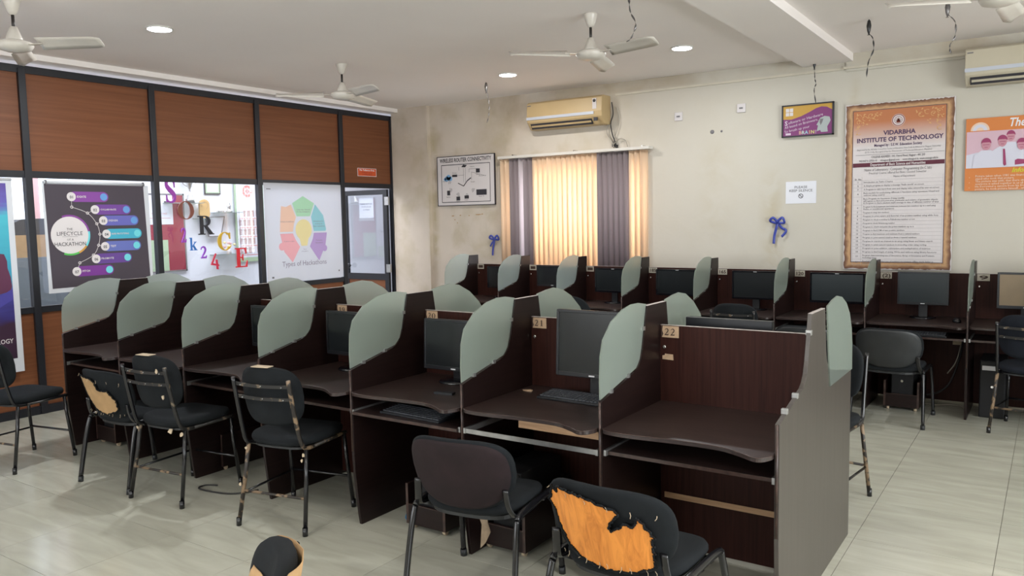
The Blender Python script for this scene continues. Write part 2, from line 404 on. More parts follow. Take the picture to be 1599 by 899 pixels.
# office behind the partition
XB = -9.6
struct(MB().box(XB-.1, XP-.05, 1.0, 11, -.1, 0).build('floor_office', 'tile'))
struct(MB().box(XB-.1, XP-.05, 1.0, 11, ZC, ZC+.1).build('ceiling_office', 'white_wall'))
ob = MB().box(XB-.1, XB, 1, 3.9, 0, ZC).box(XB-.1, XB, 5.15, 11, 0, ZC).box(XB-.1, XB, 3.9, 5.15, 0, 1.7).box(XB-.1, XB, 3.9, 5.15, 2.45, ZC)
struct(ob.build('wall_office_back', 'white_wall', recalc=False))
struct(MB().box(XB, XP-.05, 10.9, 11, 0, ZC).build('wall_office_right', 'white_wall'))
struct(MB().box(XB, XP-.05, 1, 1.1, 0, ZC).build('wall_office_left', 'white_wall'))
struct(MB().box(XP-.07, XP-.01, YW+.22, 11, 0, ZC).build('wall_office_front', 'white_wall'))
w2 = MB().box(XB-.08, XB-.02, 3.9, 3.95, 1.7, 2.45).box(XB-.08, XB-.02, 5.1, 5.15, 1.7, 2.45).box(XB-.08, XB-.02, 3.9, 5.15, 2.40, 2.45).box(XB-.08, XB-.02, 3.9, 5.15, 1.7, 1.75)
w2 = struct(w2.build('window_2', 'white_wall')); MB().box(XB-.06, XB-.054, 3.95, 5.1, 1.75, 2.4).build('pane', 'glass', w2)

# partition
part = thing('partition_frame', 'x', 'x'); del part['label']; del part['category']; part.name = 'wall_left'; part['kind'] = 'structure'
fy = [-3.0, -1.55, -.30, .95, 2.20, 3.443, 4.644, 5.902, 7.17]
ZT, ZM, ZL = 3.035, 2.155, .962
fx0, fx1 = XP-.045, XP+.005
for y in fy[1:]:
    MB().box(fx0, fx1+.012, y-.03, y+.03, 0, ZT).build('mullion', 'black_frame', part, bevel=.003)
MB().box(fx0, fx1+.012, YW-.075, YW-.002, 0, ZT).build('mullion', 'black_frame', part, bevel=.003)
MB().box(fx0, fx1, YF, YW, ZT-.04, ZT+.025).build('top_rail', 'black_frame', part)
MB().box(fx0, fx1, YF, YW, ZM-.06, ZM).build('middle_rail', 'black_frame', part)
MB().box(fx0, fx1, YF, 7.17, ZL-.055, ZL).build('lower_rail', 'black_frame', part)
MB().box(fx0, fx1, YF, 7.17, 0, .075).build('bottom_rail', 'black_frame', part)
ye = fy+[YW-.04]
for a, b in zip(ye[:-1], ye[1:]):
    MB().box(XP-.03, XP-.014, a+.03, b-.03, ZM, ZT-.04).build('panel', 'orange_wood', part)
for a, b in zip(fy[:-1], fy[1:]):
    MB().box(XP-.03, XP-.014, a+.03, b-.03, .075, ZL-.055).build('panel', 'orange_wood', part)
    MB().box(XP-.024, XP-.018, a+.03, b-.03, ZL, ZM-.06).build('pane', 'glass', part)
# door leaf, standing open into the office
door = bpy.data.objects.new('door_1', None); COL.objects.link(door); door['kind'] = 'structure'
door.location = (XP-.03, 8.02, 0); door.rotation_euler = (0, 0, R(-88))
# local: leaf runs along -y from the hinge; rotating -88 deg turns -y to -x
MB().box(-.02, .02, -.07, 0, .01, 2.085).box(-.02, .02, -.81, -.74, .01, 2.085).box(-.02, .02, -.74, -.07, 2.02, 2.085).box(-.02, .02, -.74, -.07, .86, .945).box(-.02, .02, -.74, -.07, .01, .09).build('door_frame', 'black_frame', door)
MB().box(-.008, .008, -.74, -.07, .09, .86).build('door_panel', 'orange_wood', door)
MB().box(-.003, .003, -.74, -.07, .945, 2.02).build('pane', 'glass', door)
MB().tube([(.02, -.72, 1.06), (.05, -.72, 1.06)], .012).lathe([(0, 0), (.032, .004), (.036, .02), (.028, .04), (0, .045)], 16, (0, 0, 0)).build('lock_body', 'black_frame', door) if False else None
kb = MB(); kb.tube([(.02, -.70, 1.05), (.045, -.70, 1.05), (.05, -.70, 1.05), (.075, -.70, 1.05), (.082, -.70, 1.05)], [.012, .012, .034, .034, .022], 14); kb.build('door_handle', 'black_frame', door)
for z in (1.93, 1.02, .25): MB().box(.0, .028, -.035, .035, z-.055, z+.055).build('hinge', 'rail', door)
# notice taped on the door glass
t = thing('door_notice', 'white printed notice taped inside the glass of the open office door', 'notice', (XP-.43, 8.02, 1.86), rot=(R(90), 0, R(2)))
flat(t, 'sheet', 'paper', 0, [rect(-.13, .13, -.15, .13)])
flat(t, 'lettering', 'greyink', .002, [('T', s, 0, y, .03) for s, y in (('PLEASE REMOVE', .04), ('YOUR SHOES', -.0), ('OUTSIDE', -.04))])

# cut-out serif letters on the glass
def box_letter(pts): return pts
def ribbon2(pts, ws):
    c = crom([(p[0], p[1], 0) for p in pts], 6); k = len(c); quads = []
    wi = []
    for i in range(k):
        u = i/(k-1)*(len(ws)-1); a = int(min(u, len(ws)-2)); wi.append(ws[a]+(ws[a+1]-ws[a])*(u-a))
    L_, R_ = [], []
    for i, p in enumerate(c):
        d = (c[min(i+1, k-1)]-c[max(0, i-1)]).normalized(); n = Vector((-d.y, d.x, 0))*wi[i]/2; L_.append(p+n); R_.append(p-n)
    return [[tuple(L_[i][:2]), tuple(L_[i+1][:2]), tuple(R_[i+1][:2]), tuple(R_[i][:2])] for i in range(k-1)]
def ring_e(cx, cy, rx, ry, ix, iy, a0=0, a1=360, n=32):
    return [[(cx+(rx if o else ix)*math.cos(R(a)), cy+(ry if o else iy)*math.sin(R(a))) for o, a in ((0, x), (1, x), (1, y_), (0, y_))] for x, y_ in [(a0+(a1-a0)*i/n, a0+(a1-a0)*(i+1)/n) for i in range(n)]]
GL = {
 'S': ribbon2([(.78, .70), (.76, .86), (.62, .965), (.42, .97), (.25, .88), (.24, .74), (.38, .60), (.60, .46), (.76, .32), (.76, .15), (.60, .035), (.40, .03), (.24, .12), (.20, .30)], [.02, .05, .06, .10, .17, .20, .22, .22, .20, .17, .10, .06, .05, .02])+[[(.74, .98), (.80, .98), (.80, .66), (.77, .66)], [(.18, .02), (.24, .02), (.22, .34), (.18, .34)]],
 'O': ring_e(.5, .5, .46, .5, .25, .455),
 'C': ring_e(.52, .5, .46, .5, .24, .455, 48, 318, 28)+[[(.80, .96), (.86, .96), (.86, .62), (.82, .62), (.76, .80)], [(.78, .10), (.88, .20), (.90, .26), (.84, .24), (.70, .10)]],
 'E': [rect(.14, .36, 0, 1), rect(.02, .80, .94, 1), rect(.02, .84, 0, .06), rect(.36, .58, .48, .54), [(.74, 1), (.80, 1), (.80, .68), (.77, .68), (.68, .94), (.60, .94)], [(.78, 0), (.84, 0), (.88, .34), (.84, .34), (.72, .06), (.62, .06)], [(.54, .34), (.58, .34), (.58, .68), (.54, .68), (.48, .54), (.48, .48)]],
 'R': [rect(.14, .36, 0, 1), rect(.02, .50, .94, 1), rect(.02, .46, 0, .06)]+ring_e(.48, .72, .34, .28, .13, .22, -90, 90, 14)+[rect(.36, .50, .44, .50), [(.40, .47), (.60, .47), (.96, .06), (1.02, .06), (1.02, 0), (.74, 0)]],
 '2': ribbon2([(.16, .72), (.22, .88), (.42, .97), (.62, .92), (.72, .76), (.64, .56), (.42, .32), (.20, .10)], [.03, .09, .12, .16, .18, .17, .12, .05])+[[(.10, 0), (.78, 0), (.86, .24), (.82, .24), (.74, .15), (.18, .15), (.10, .06)]],
 'k': [rect(.12, .30, 0, 1), rect(.02, .30, .94, 1), rect(.02, .42, 0, .06), [(.28, .28), (.66, .64), (.56, .64), (.48, .68), (.86, .68), (.86, .64), (.76, .62), (.42, .34), (.30, .26)], [(.36, .36), (.50, .44), (.86, .05), (.94, .05), (.94, 0), (.52, 0), (.52, .05), (.60, .06)]],
 '1': [rect(.38, .64, 0, 1), rect(.22, .80, 0, .07), [(.20, .80), (.38, .86), (.38, .92), (.20, .86)]],
 '0': ring_e(.5, .5, .46, .5, .22, .44),
 '9': ring_e(.48, .68, .40, .32, .18, .24)+ribbon2([(.80, .66), (.76, .35), (.60, .12), (.30, .04), (.18, .14)], [.20, .20, .14, .08, .10]),
 '4': [[(.10, .36), (.60, 1.0), (.74, .96), (.30, .40), (.98, .30), (.98, .20), (.06, .30)], [(.62, .62), (.82, .60), (.90, 0), (.70, .02)]],
}
# ------------------------------------------------------------------ carrels
FR = [(-.63, .865), (-.30, .940), (-.265, .958), (-.235, .99), (-.215, 1.04), (-.165, 1.235)]
def outline(rear):
    p = [(-.63, .40), (-.625, .3), (-.60, .06), (-.59, 0)][::-1]
    pts = p+FR
    if rear: pts += [(.066, 1.235), (.10, 1.04), (.12, .99), (.15, .958), (.185, .94), (.64, .865), (.64, 0)]
    else: pts += [(.012, 1.235), (.012, 0)]
    return pts
GF = [(-.275, .953), (-.63, .873), (-.632, .95), (-.625, 1.06), (-.60, 1.13), (-.52, 1.20), (-.41, 1.243), (-.32, 1.257), (-.24, 1.256), (-.160, 1.243), (-.175, 1.18), (-.208, 1.05), (-.235, .985)]
GR = [(.155, .962), (.64, .873), (.63, .97), (.60, 1.05), (.54, 1.125), (.44, 1.20), (.33, 1.25), (.24, 1.264), (.16, 1.258), (.062, 1.243), (.075, 1.18), (.10, 1.05), (.12, .995)]
GE = [(.085, 1.243), (.12, 1.05), (.14, .95), (.165, .865), (.635, .868), (.632, 1.0), (.61, 1.08), (.56, 1.16), (.48, 1.22), (.38, 1.258), (.28, 1.272), (.18, 1.262)]
TP = .018
def glass_pts(G):
    return G
def desktop_outline(w, sgn=1, seed=0):
    # wavy front edge; local y toward -  (mirrored for the rear side)
    a = TP/2+.001; b = w-TP/2-.001
    f = [(a, -.625), (a+.03, -.655), (a+.15, -.662), (a+.35, -.640), (a+.52, -.640), (a+.62, -.680), (b-.055, -.715), (b-.02, -.70), (b, -.655)]
    f = [tuple(p[:2]) for p in crom([(p[0], p[1], 0) for p in f], 4)]
    pts = [(a, 0)]+f+[(b, 0)]
    if sgn < 0: pts = [(w-p[0], -p[1]) for p in pts]
    return pts
def add_edge(name, pts2, z, r, parent, mat):
    return MB().tube([(p[0], p[1], z) for p in pts2], r, 5).build(name, mat, parent)
def divider(parent, x, rear, gmat, mirror_end=False):
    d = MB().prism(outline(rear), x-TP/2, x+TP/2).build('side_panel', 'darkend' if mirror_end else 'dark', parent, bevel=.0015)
    MB().tube([(x, -.632, .42), (x, -.632, .863)], .0062, 5).build('edge_band', 'edge', d)
    if mirror_end or rear:
        MB().box(x-TP/2, x+TP/2, -.163, .064 if rear else .010, 1.235, 1.2365).build('edge_band', 'edgelight', d)
    if not mirror_end:
        g = MB().prism(GF, x-.003, x+.003).build('glass_screen', gmat, parent)
        for (y, z) in ((-.53, .893), (-.36, .932), (-.196, 1.13)): MB().box(x-.010, x+.010, y-.009, y+.009, z-.008, z+.010).build('clip', 'rail', g)
    if rear:
        g = MB().prism(GE if mirror_end else GR, x-.003+(.012 if mirror_end else 0), x+.003+(.012 if mirror_end else 0)).build('glass_screen', gmat, parent)
    if mirror_end:
        for (y, z) in ((-.53, .893), (-.38, .925), (-.175, 1.155)): MB().box(x-.013, x+.012, y-.010, y+.010, z-.010, z+.013).build('clip', 'rail', parent, bevel=.003)
    return d
def number_plate(parent, x, z, s, pale, w=.092, h=.056, y=-.0095):
    e = MB().box(x, x+w, y-.0015, y, z-h, z).build('number_plate', 'plate_pale' if pale else 'plate', parent)
    if s and all(c in GL for c in s) and not pale:
        mb = MB(); cw = w*.68/len(s)
        for i, c in enumerate(s):
            for k, poly in enumerate(GL[c]): mb.add([(x+w*.18+i*cw+p[0]*cw*.92, y-.002-.00004*k, z-h*.80+p[1]*h*.58) for p in poly], [tuple(range(len(poly)))])
        mb.build('numeral', 'plate_ink', e, recalc=False)
        MB().prism([(x, z), (x+w*.10, z), (x+w*.07, z-h*.4), (x+w*.13, z-h*.7), (x+w*.05, z-h), (x, z-h)], y-.0018, y-.0015, 'xz').build('stain', 'plate_ink', e)
    elif s:
        vs, fs = text_geo(s, .045, .022, 0); x0 = min(v[0] for v in vs); x1 = max(v[0] for v in vs); k = (w*.72)/(x1-x0)
        MB().add([(x+w*.16+(v[0]-x0)*k, y-.002, z-h*.5+(v[1]-.015)) for v in vs], fs).build('numeral', 'plate_ink', e, recalc=False)
def carrel(loc, w, label, num, rear, first_end=False, gmat='frost', tray='closed', pale=False, cat='carrel', group=None, name='study_carrel', front_extra=None):
    t = thing(name, label, cat, loc, 0, group)
    divider(t, 0, rear, gmat)
    if first_end: divider(t, w, rear, gmat, mirror_end=first_end == 'bare')
    a, b = TP/2, w-TP/2
    MB().box(a, b, -.009, .009, .02, 1.125).build('back_panel', 'redwood', t)
    MB().box(a, b, -.009, .009, 1.1252, 1.127).build('edge_band', 'edgelight', t)
    for s in ((1, -1) if rear else (1,)):
        dp = desktop_outline(w, s)
        dp = [(p[0], p[1]-.0095*s if abs(p[1]) < 1e-6 else p[1]) for p in dp]
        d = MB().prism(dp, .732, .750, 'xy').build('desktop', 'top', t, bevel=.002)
        MB().tube([(p[0], p[1], .749) for p in dp[1:-1]], .0022, 4).build('edge_band', 'edge', d)
    if tray in ('closed', 'open'):
        y0 = -.60 if tray == 'closed' else -.645
        k = MB().box(a+.014, b-.014, y0, y0+.36, .628, .644).build('keyboard_tray', 'top', t)
        MB().box(a+.014, b-.014, y0-.001, y0, .629, .643).build('edge_band', 'edge', k)
    if tray == 'missing':
        MB().box(a+.012, b-.012, -.632, -.626, .628, .650).build('cross_bar', 'rail', t)
        MB().box(.30, b-.004, -.585, -.572, .682, .716).build('board_strip', 'peach', t)
    for xx in (a+.001, b-.013):
        MB().box(xx, xx+.012, -.635 if tray != 'closed' else -.62, -.25, .626, .652).build('slide_rail', 'rail', t)
    if num is not None: number_plate(t, .013, 1.122, num, pale)
    MB().lathe([(.009, 0), (.009, .003), (.005, .005)], 12).build('screw_cap', 'clip', t, loc=(.030, -.0095, 1.018), rot=(R(90), 0, 0))
    if front_extra: front_extra(t, a, b)
    return t
X0, WD, YB = -.845, .755, 3.634
names = {1: '22', 2: '21', 3: '20', 4: '19', 5: '18', 6: '17', 7: '16'}
labs = {1: 'nearest carrel bay of the middle row, plate 22, empty desk beside the bare end panel',
        2: 'carrel bay with plate 21, keyboard on its desk and its keyboard tray missing',
        3: 'carrel bay with plate 20, keyboard lying on its pulled-out tray',
        4: 'carrel bay with small plate 19, behind the chair with two riveted straps',
        5: 'fifth bay of the middle row from its bare right end, numbered plate hidden',
        6: 'sixth bay of the middle row from its right end, behind the taped strap-back chair',
        7: 'last bay at the left end of the middle row by the partition'}
def extra22(t, a, b):
    MB().box(.03, b, -.0125, -.0095, .262, .290).build('board_strip', 'peach', t)
    e = MB().prism([(.02, .957), (.02, .975), (.033, .978), (.033, .985), (.075, .983), (.077, .955)], -.011, -.0095, 'xz').build('torn_sticker', 'plate', t)
def extra21(t, a, b):
    MB().box(.5, b, -.0125, -.0095, .40, .44).build('board_strip', 'peach', t)
CAR = {}
for k in range(1, 8):
    CAR[k] = carrel((X0-k*WD, YB, 0), WD, labs[k], names[k] if k < 5 else None, True, first_end='bare' if k == 1 else False,
           tray={1: 'closed', 2: 'missing', 3: 'open'}.get(k, 'closed'), group='carrel bays of the middle double row', front_extra={1: extra22, 2: extra21}.get(k))
WW, WXB, WYB = .7475, -.5435, 7.74
wl = ['wall-side bay at the right edge of the photo, with the brown-screened monitor',
      'wall-side bay below the big experiment-list board, with squarish monitor',
      'wall-side bay left of the big experiment-list board, widescreen monitor tucked in',
      'wall-side bay under the blue bow and silence notice',
      'wall-side bay just right of the window blinds',
      'wall-side bay below the dark right-hand slats of the window blinds',
      'wall-side bay below the middle of the window blinds',
      'wall-side bay at the far left end, beside the small blue bow']
wnum = ['94', '95', '96', '97', '98', '99', '100', '']
for k in range(8):
    carrel((WXB-k*WW, WYB, 0), WW, wl[k], {0: '9', 1: '(2)', 2: '120', 3: '165', 4: '185'}.get(k, '1'), False, first_end='full' if k == 0 else False, gmat='frost' if k < 5 else 'frost_wall',
           tray='closed', pale=True, group='carrel bays along the window wall')

# ------------------------------------------------------------------ monitors, keyboards, computers
def monitor(loc, wd, ht, zbot, label, rz=0, tilt=0, screen='screen', bez=.014, gloss=False, group=None, base=True, z0=.75, logo=True):
    t = thing('computer_monitor', label, 'monitor', loc, rz, group)
    T = Matrix.Translation((0, 0, zbot+ht/2-z0)) @ Matrix.Rotation(tilt, 4, 'X')
    mb = MB(); a = wd/2; b = ht/2
    mb.box(-a, a, 0, .028, -b, b, T).box(-a*.6, a*.6, .028, .05, -b*.6, b*.6, T)
    mb.box(-a, -a+bez, -.006, 0, -b, b, T).box(a-bez, a, -.006, 0, -b, b, T).box(-a+bez, a-bez, -.006, 0, b-bez, b, T).box(-a+bez, a-bez, -.006, 0, -b, -b+bez*1.5, T)
    h = mb.build('housing', 'gloss_black' if gloss else 'bezel', t, bevel=.002)
    MB().box(-a+bez, a-bez, -.002, .001, -b+bez*1.5, b-bez, T).build('screen', screen, t)
    if logo: MB().box(-.016, .016, -.0075, -.006, (b-bez*.7 if gloss else -b+.006), (b-bez*.35 if gloss else -b+.013), T).build('badge', 'silver', t)
    if base:
        MB().box(-.035, .035, .03, .055, .012, zbot-z0+ht*.4).build('neck', 'bezel', t, bevel=.004)
        MB().lathe([(.10, 0), (.105, .004), (.095, .012), (.04, .016)], 28).build('base', 'gloss_black', t, loc=(0, .02, 0))
    return t
# middle row, z of desk .75
monitor((-1.880, 3.46, .75), .415, .335, .862, 'large squarish black monitor standing on the desk of bay 21 behind the loose keyboard', tilt=R(-3))
monitor((-2.765, 3.47, .75), .43, .285, .815, 'black widescreen monitor on the desk of bay 20, faint patterned dust on the screen', tilt=R(-3), screen='screen')
monitor((-3.570, 3.47, .75), .43, .27, .835, 'black monitor in bay 19, half hidden by the frosted screen')
monitor((-4.310, 3.47, .75), .42, .275, .83, 'black monitor in the bay left of bay 19, only a sliver shows')
monitor((-1.305, 3.80, .75), .43, .29, .862, 'glossy black monitor facing away, its top edge rising behind the back panel of bay 22', rz=PI, gloss=False, tilt=R(1))
wm = [(-.175, .40, .29, .862, 'wide monitor with a dusty brown screen at the right edge of the photo', 'screen_tan', .016, False),
      (-.915, .392, .277, .865, 'squarish teal-black monitor below the big experiment-list board, mouse beside it', 'screen_teal', .012, False),
      (-1.608, .465, .272, .848, 'widescreen monitor pushed into the bay left of the big board', 'screen_teal', .014, True),
      (-2.345, .445, .268, .853, 'widescreen monitor under the blue bow, with chrome highlights on its lower bezel', 'screen', .014, True),
      (-3.130, .46, .262, .858, 'widescreen monitor in the wall bay right of the window blinds', 'screen', .014, True),
      (-3.850, .43, .255, .863, 'widescreen monitor below the dark right-hand slats of the blinds', 'screen', .014, True),
      (-4.600, .40, .225, .905, 'black monitor below the middle of the window blinds', 'screen', .012, False),
      (-5.290, .40, .25, .862, 'black monitor in the leftmost wall bay, partly behind frosted glass', 'screen', .012, True)]
for (x, a, b, z, l, sc, bz, gl) in wm:
    monitor((x, 7.55, .75), a, b, z, l, screen=sc, bez=bz, gloss=gl)
def keyboard(loc, label, rz=0, wd=.44, slim=False):
    t = thing('keyboard', label, 'keyboard', loc, rz)
    MB().prism([(-.075, 0), (.075, 0), (.075, .024), (-.075, .012)], -wd/2, wd/2, 'yz').build('case', 'bezel', t, bevel=.003)
    mb = MB()
    for r in range(6):
        y = -.062+r*.0215; z = .0125+(y+.075)*.08
        n = 20
        for c in range(n):
            if r == 0 and 5 <= c <= 9: continue
            x = -wd/2+.012+c*(wd-.024)/n
            mb.box(x+.0012, x+(wd-.024)/n-.0015, y+.0012, y+.0188, z-.001, z+.006)
        if r == 0: mb.box(-wd/2+.012+5*(wd-.024)/n, -wd/2+.012+10*(wd-.024)/n-.0015, y+.0012, y+.0188, z-.001, z+.006)
    k = mb.build('keys', 'key', t); k['kind'] = 'stuff'
    return t
keyboard((-1.925, 3.42, .7505), 'black keyboard lying on the desk of bay 21 in front of the large monitor', R(-2))
keyboard((-2.72, 3.10, .6445), 'dark keyboard on the pulled-out tray below the desk of bay 20', R(-3), .42)
keyboard((-.90, 7.24, .6445), 'black keyboard on the tray under the squarish wall monitor', 0, .42)
def mouse(loc, label, rz=0):
    mb = MB(); prof = []
    n = 12; vs = []; rings = [(0, 1), (.012, 1.02), (.024, .82), (.032, .45), (.034, 0.05)]
    for z, s in rings:
        for j in range(n): a = 2*PI*j/n; vs.append((.030*s*math.cos(a), .052*s*math.sin(a)-.004*z*40*.1, z))
    fs = [(i*n+j, i*n+(j+1) % n, (i+1)*n+(j+1) % n, (i+1)*n+j) for i in range(len(rings)-1) for j in range(n)]+[tuple(range(n))[::-1], tuple(range(4*n, 5*n))]
    mb.add(vs, fs, True); t = thing('computer_mouse', label, 'mouse', loc, rz); mb.build('shell', 'gloss_black', t)
    MB().box(-.004, .004, .018, .032, .026, .034).build('scroll_wheel', 'key', t); return t
mouse((-.640, 7.36, .7505), 'black mouse on the desk right of the squarish wall monitor', .4)
o = MB().box(-.055, .055, -.018, .018, 0, .012).build('small_tray_piece', 'bezel', loc=(-2.62, 3.20, .7502), rot=(0, 0, R(8)))
o.name = 'cable_cover'; tag(o, 'flat dark plastic bar lying on the desk of bay 20 below its monitor', 'cable cover')
o = MB().prism([(-.028, -.008), (0, -.014), (.026, -.009), (.024, .008), (.004, .016), (-.010, .004)], 0, .006, 'xy').build('paper_scrap', 'plate', loc=(-2.28, 3.48, .7502)); tag(o, 'torn scrap of tan paper on the desk of bay 21', 'paper scrap')

def cpu_trolley(loc, label, rz=0, tower=True, tower_label=None, h=.25):
    t = thing('computer_trolley', label, 'trolley', loc, rz)
    for x0 in (-.135, .119): MB().box(x0, x0+.016, -.225, .225, .03, h).build('side_board', 'dark', t)
    MB().box(-.119, .119, -.225, .225, .03, .046).build('base_board', 'dark', t)
    MB().box(-.119, .119, -.225, -.209, .046, .14).build('front_board', 'dark', t)
    MB().box(-.119, .119, .209, .225, .046, h).build('back_board', 'dark', t)
    MB().box(-.135, -.119, -.2262, -.225, .03, h).box(.119, .135, -.2262, -.225, .03, h).box(-.119, .119, -.2262, -.225, .136, .14).build('edge_band', 'edge', t)
    for sx in (-1, 1):
        for sy in (-1, 1): MB().tube([(sx*.105-.01, sy*.19, .015), (sx*.105+.01, sy*.19, .015)], .015, 12).build('caster', 'foam', t)
    if tower: tower_at((loc[0], loc[1]+.01, .047), tower_label, rz, zb=.047)
    return t
def tower_at(loc, label, rz=0, h=.36, wd=.17, dp=.38, zb=0, silver=False):
    t = thing('computer_tower', label, 'computer', loc, rz)
    MB().box(-wd/2, wd/2, -dp/2, dp/2, 0, h).build('case', 'tower', t, bevel=.004)
    MB().box(-wd/2+.006, wd/2-.006, -dp/2-.012, -dp/2, .006, h-.006).build('front_bezel', 'tower', t, bevel=.003)
    MB().box(-wd/2+.018, wd/2-.018, -dp/2-.014, -dp/2-.012, h-.075, h-.04).build('drive_bay', 'key' if not silver else 'silver', t)
    MB().tube([(0, -dp/2-.012, h*.55), (0, -dp/2-.017, h*.55)], .01, 12).build('power_button', 'clip', t)
    return t
cpu_trolley((-2.72, 3.36, 0), 'low wooden computer trolley on casters under bay 20, nearest the blue cable', 0, True, 'dark computer tower in the trolley nearest the blue network cable')
cpu_trolley((-2.22, 3.36, 0), 'dark wooden computer trolley on casters under bay 21, beside the maroon-backed chair', 0, True, 'dark computer tower in the trolley beside the maroon-backed chair', .30)
cpu_trolley((-5.93, 3.40, 0), 'dark computer trolley under the far left bay, behind the tan-patched chair', 0, True, 'dark computer tower in the trolley under the far left bay', .22)
cpu_trolley((-4.72, 3.46, 0), 'dark computer trolley in deep shade behind the taped strap-back chair', 0, True, 'dark computer tower in the trolley behind the taped strap-back chair')
cpu_trolley((-1.02, 7.46, 0), 'dark computer trolley under the wall desk below the squarish monitor', 0, True, 'dark computer tower in the trolley below the squarish wall monitor')
tower_at((-.375, 7.52, .0), 'tall dark computer tower with pale badge, under the wall desk at the right edge', 0, h=.46, wd=.18, dp=.40, silver=True)

# ------------------------------------------------------------------ chairs
def supere(n, p, w, h, taper=0, top=None):
    out = []
    for j in range(n):
        a = 2*PI*j/n; c, s = math.cos(a), math.sin(a)
        x = math.copysign(abs(c)**(2/p), c); y = math.copysign(abs(s)**(2/p), s)
        out.append((x*w/2*(1+taper*y), y*h/2))
    return out
def pad(outl, th, fn, name, mat, parent, bulge=.25, n_in=4):
    """cushion: outline in (u,v), thickness th along n; fn(u,v,n)->xyz"""
    prof = [(0.0, -.5-bulge*.6), (.55, -.5-bulge*.45), (.85, -.5-bulge*.15), (.965, -.40), (1.0, -.12), (1.0, .12), (.965, .40), (.85, .5+bulge*.15), (.55, .5+bulge*.45), (0.0, .5+bulge*.6)]
    N = len(outl); vs = []; fs = []
    for s, t in prof:
        for (u, v) in outl: vs.append(fn(u*s, v*s, t*th))
    for i in range(len(prof)-1):
        for j in range(N): fs.append((i*N+j, i*N+(j+1) % N, (i+1)*N+(j+1) % N, (i+1)*N+j))
    mb = MB(); mb.add(vs, fs, True)
    return mb.build(name, mat, parent)
def iso_chair(label, loc, rz, back='plastic', patch=None, high=0, group=None, seatmat='fabric', cat='chair', frame='tube'):
    t = thing('visitor_chair', label, cat, loc, rz, group)
    # seat
    so = supere(32, 3.4, .46, .45)
    pad(so, .05, lambda u, v, n: (u, v+.01, .435+n+.012*(u/.23)**2-(.012*(v/.22)**2 if v > 0 else 0)), 'seat', seatmat, t)
    MB().prism([(p[0]*.9, p[1]*.9+.01) for p in so], .395, .412, 'xy').build('seat_board', 'plastic', t)
    # back
    zb, zt = .445, .775+high
    H = zt-zb
    def bfn(u, v, n):   # u,v centred
        k = (v+H/2)/H
        return (u, -.215-.085*k+.075*(u/.24)**2*0.9-.0+n*1.0, zb+H/2+v*.97+.0)
    ol = []
    for (x, y) in supere(44, 3.3, .49, H):
        if y < 0: x *= 1-.20*(abs(y)/(H/2))**1.5; y = y*(1+.06*(1-(x/.24)**2))
        else: y = y*(1-.05*(1-(x/.24)**2)+.0)
        ol.append((x, y))
    pad(ol, .034, lambda u, v, n: bfn(u, v, n), 'backrest', seatmat, t)
    bo = [(x*.955, y*.94) for x, y in ol]
    def shell(name, mat, outl, off, th, parent):
        prof = [(0, off+th), (.5, off+th), (.9, off+th*.9), (.97, off+th*.4), (1, off)]
        N = len(outl); vs = []; fs = []
        for s, n in prof:
            for (u, v) in outl: vs.append(bfn(u*s, v*s, -.022-n))
        for i in range(4):
            for j in range(N): fs.append((i*N+j, i*N+(j+1) % N, (i+1)*N+(j+1) % N, (i+1)*N+j))
        mb = MB(); mb.add(vs, fs, True); return mb.build(name, mat, parent)
    if patch is None:
        shell('back_shell', back, bo, 0, .010, t)
    else:
        N = 84; poly = patch[1]; vs = {}; V = []; Fc = []
        def inside(x, y):
            c = False; n = len(poly)
            for i in range(n):
                x0, y0 = poly[i]; x1, y1 = poly[(i+1) % n]
                if (y0 > y) != (y1 > y) and x < (x1-x0)*(y-y0)/(y1-y0)+x0: c = not c
            return c
        for i in range(N):
            for j in range(N):
                u = -1+2*(i+.5)/N; v = -1+2*(j+.5)/N
                if inside(u+.012*math.sin(v*37), v+.014*math.sin(u*41)):
                    q = []
                    for (di, dj) in ((0, 0), (1, 0), (1, 1), (0, 1)):
                        kk = (i+di, j+dj)
                        if kk not in vs:
                            uu_ = (-1+2*kk[0]/N)*.24; vv_ = (-1+2*kk[1]/N)*H/2; vs[kk] = len(V); V.append(bfn(uu_, vv_, -.0335))
                        q.append(vs[kk])
                    Fc.append(tuple(q))
        mb = MB(); mb.add(V, Fc, True); mb.build('exposed_board', patch[0], t, recalc=False, label=patch[2])
        # torn cloth rim all round the bare board
        bd = []
        ed = {}
        for f in Fc:
            for a, b in zip(f, f[1:]+f[:1]):
                k = (min(a, b), max(a, b)); ed[k] = ed.get(k, 0)+1
        mb = MB(); step = 0
        for (a, b), c in ed.items():
            if c == 1:
                A, B = Vector(V[a]), Vector(V[b]); mb.tube([A+Vector((0, -.001, 0)), B+Vector((0, -.001, 0))], .0035+.0025*random.random(), 4, cap=False)
        mb.build('torn_edge', seatmat, t)
        for q in range(9):
            u = random.uniform(-.8, .8)*.24; v = random.choice((-.82, -.78, .80))*H/2
            p = Vector(bfn(u, v, -.036)); 
        mb = MB()
        for q in range(16):
            u = (-.85+1.7*q/15)*.24; v = (-.80 if q % 3 else .70-.2*(q/15))*H/2
            p = Vector(bfn(u, v, -.036)); d = Vector((random.uniform(-.01, .01), -.002, random.uniform(-.022, -.008))); mb.tube([p, p+d*.5+Vector((.003, 0, 0)), p+d], .0013, 4)
        mb.build('loose_thread', 'foam', t, kind='stuff')
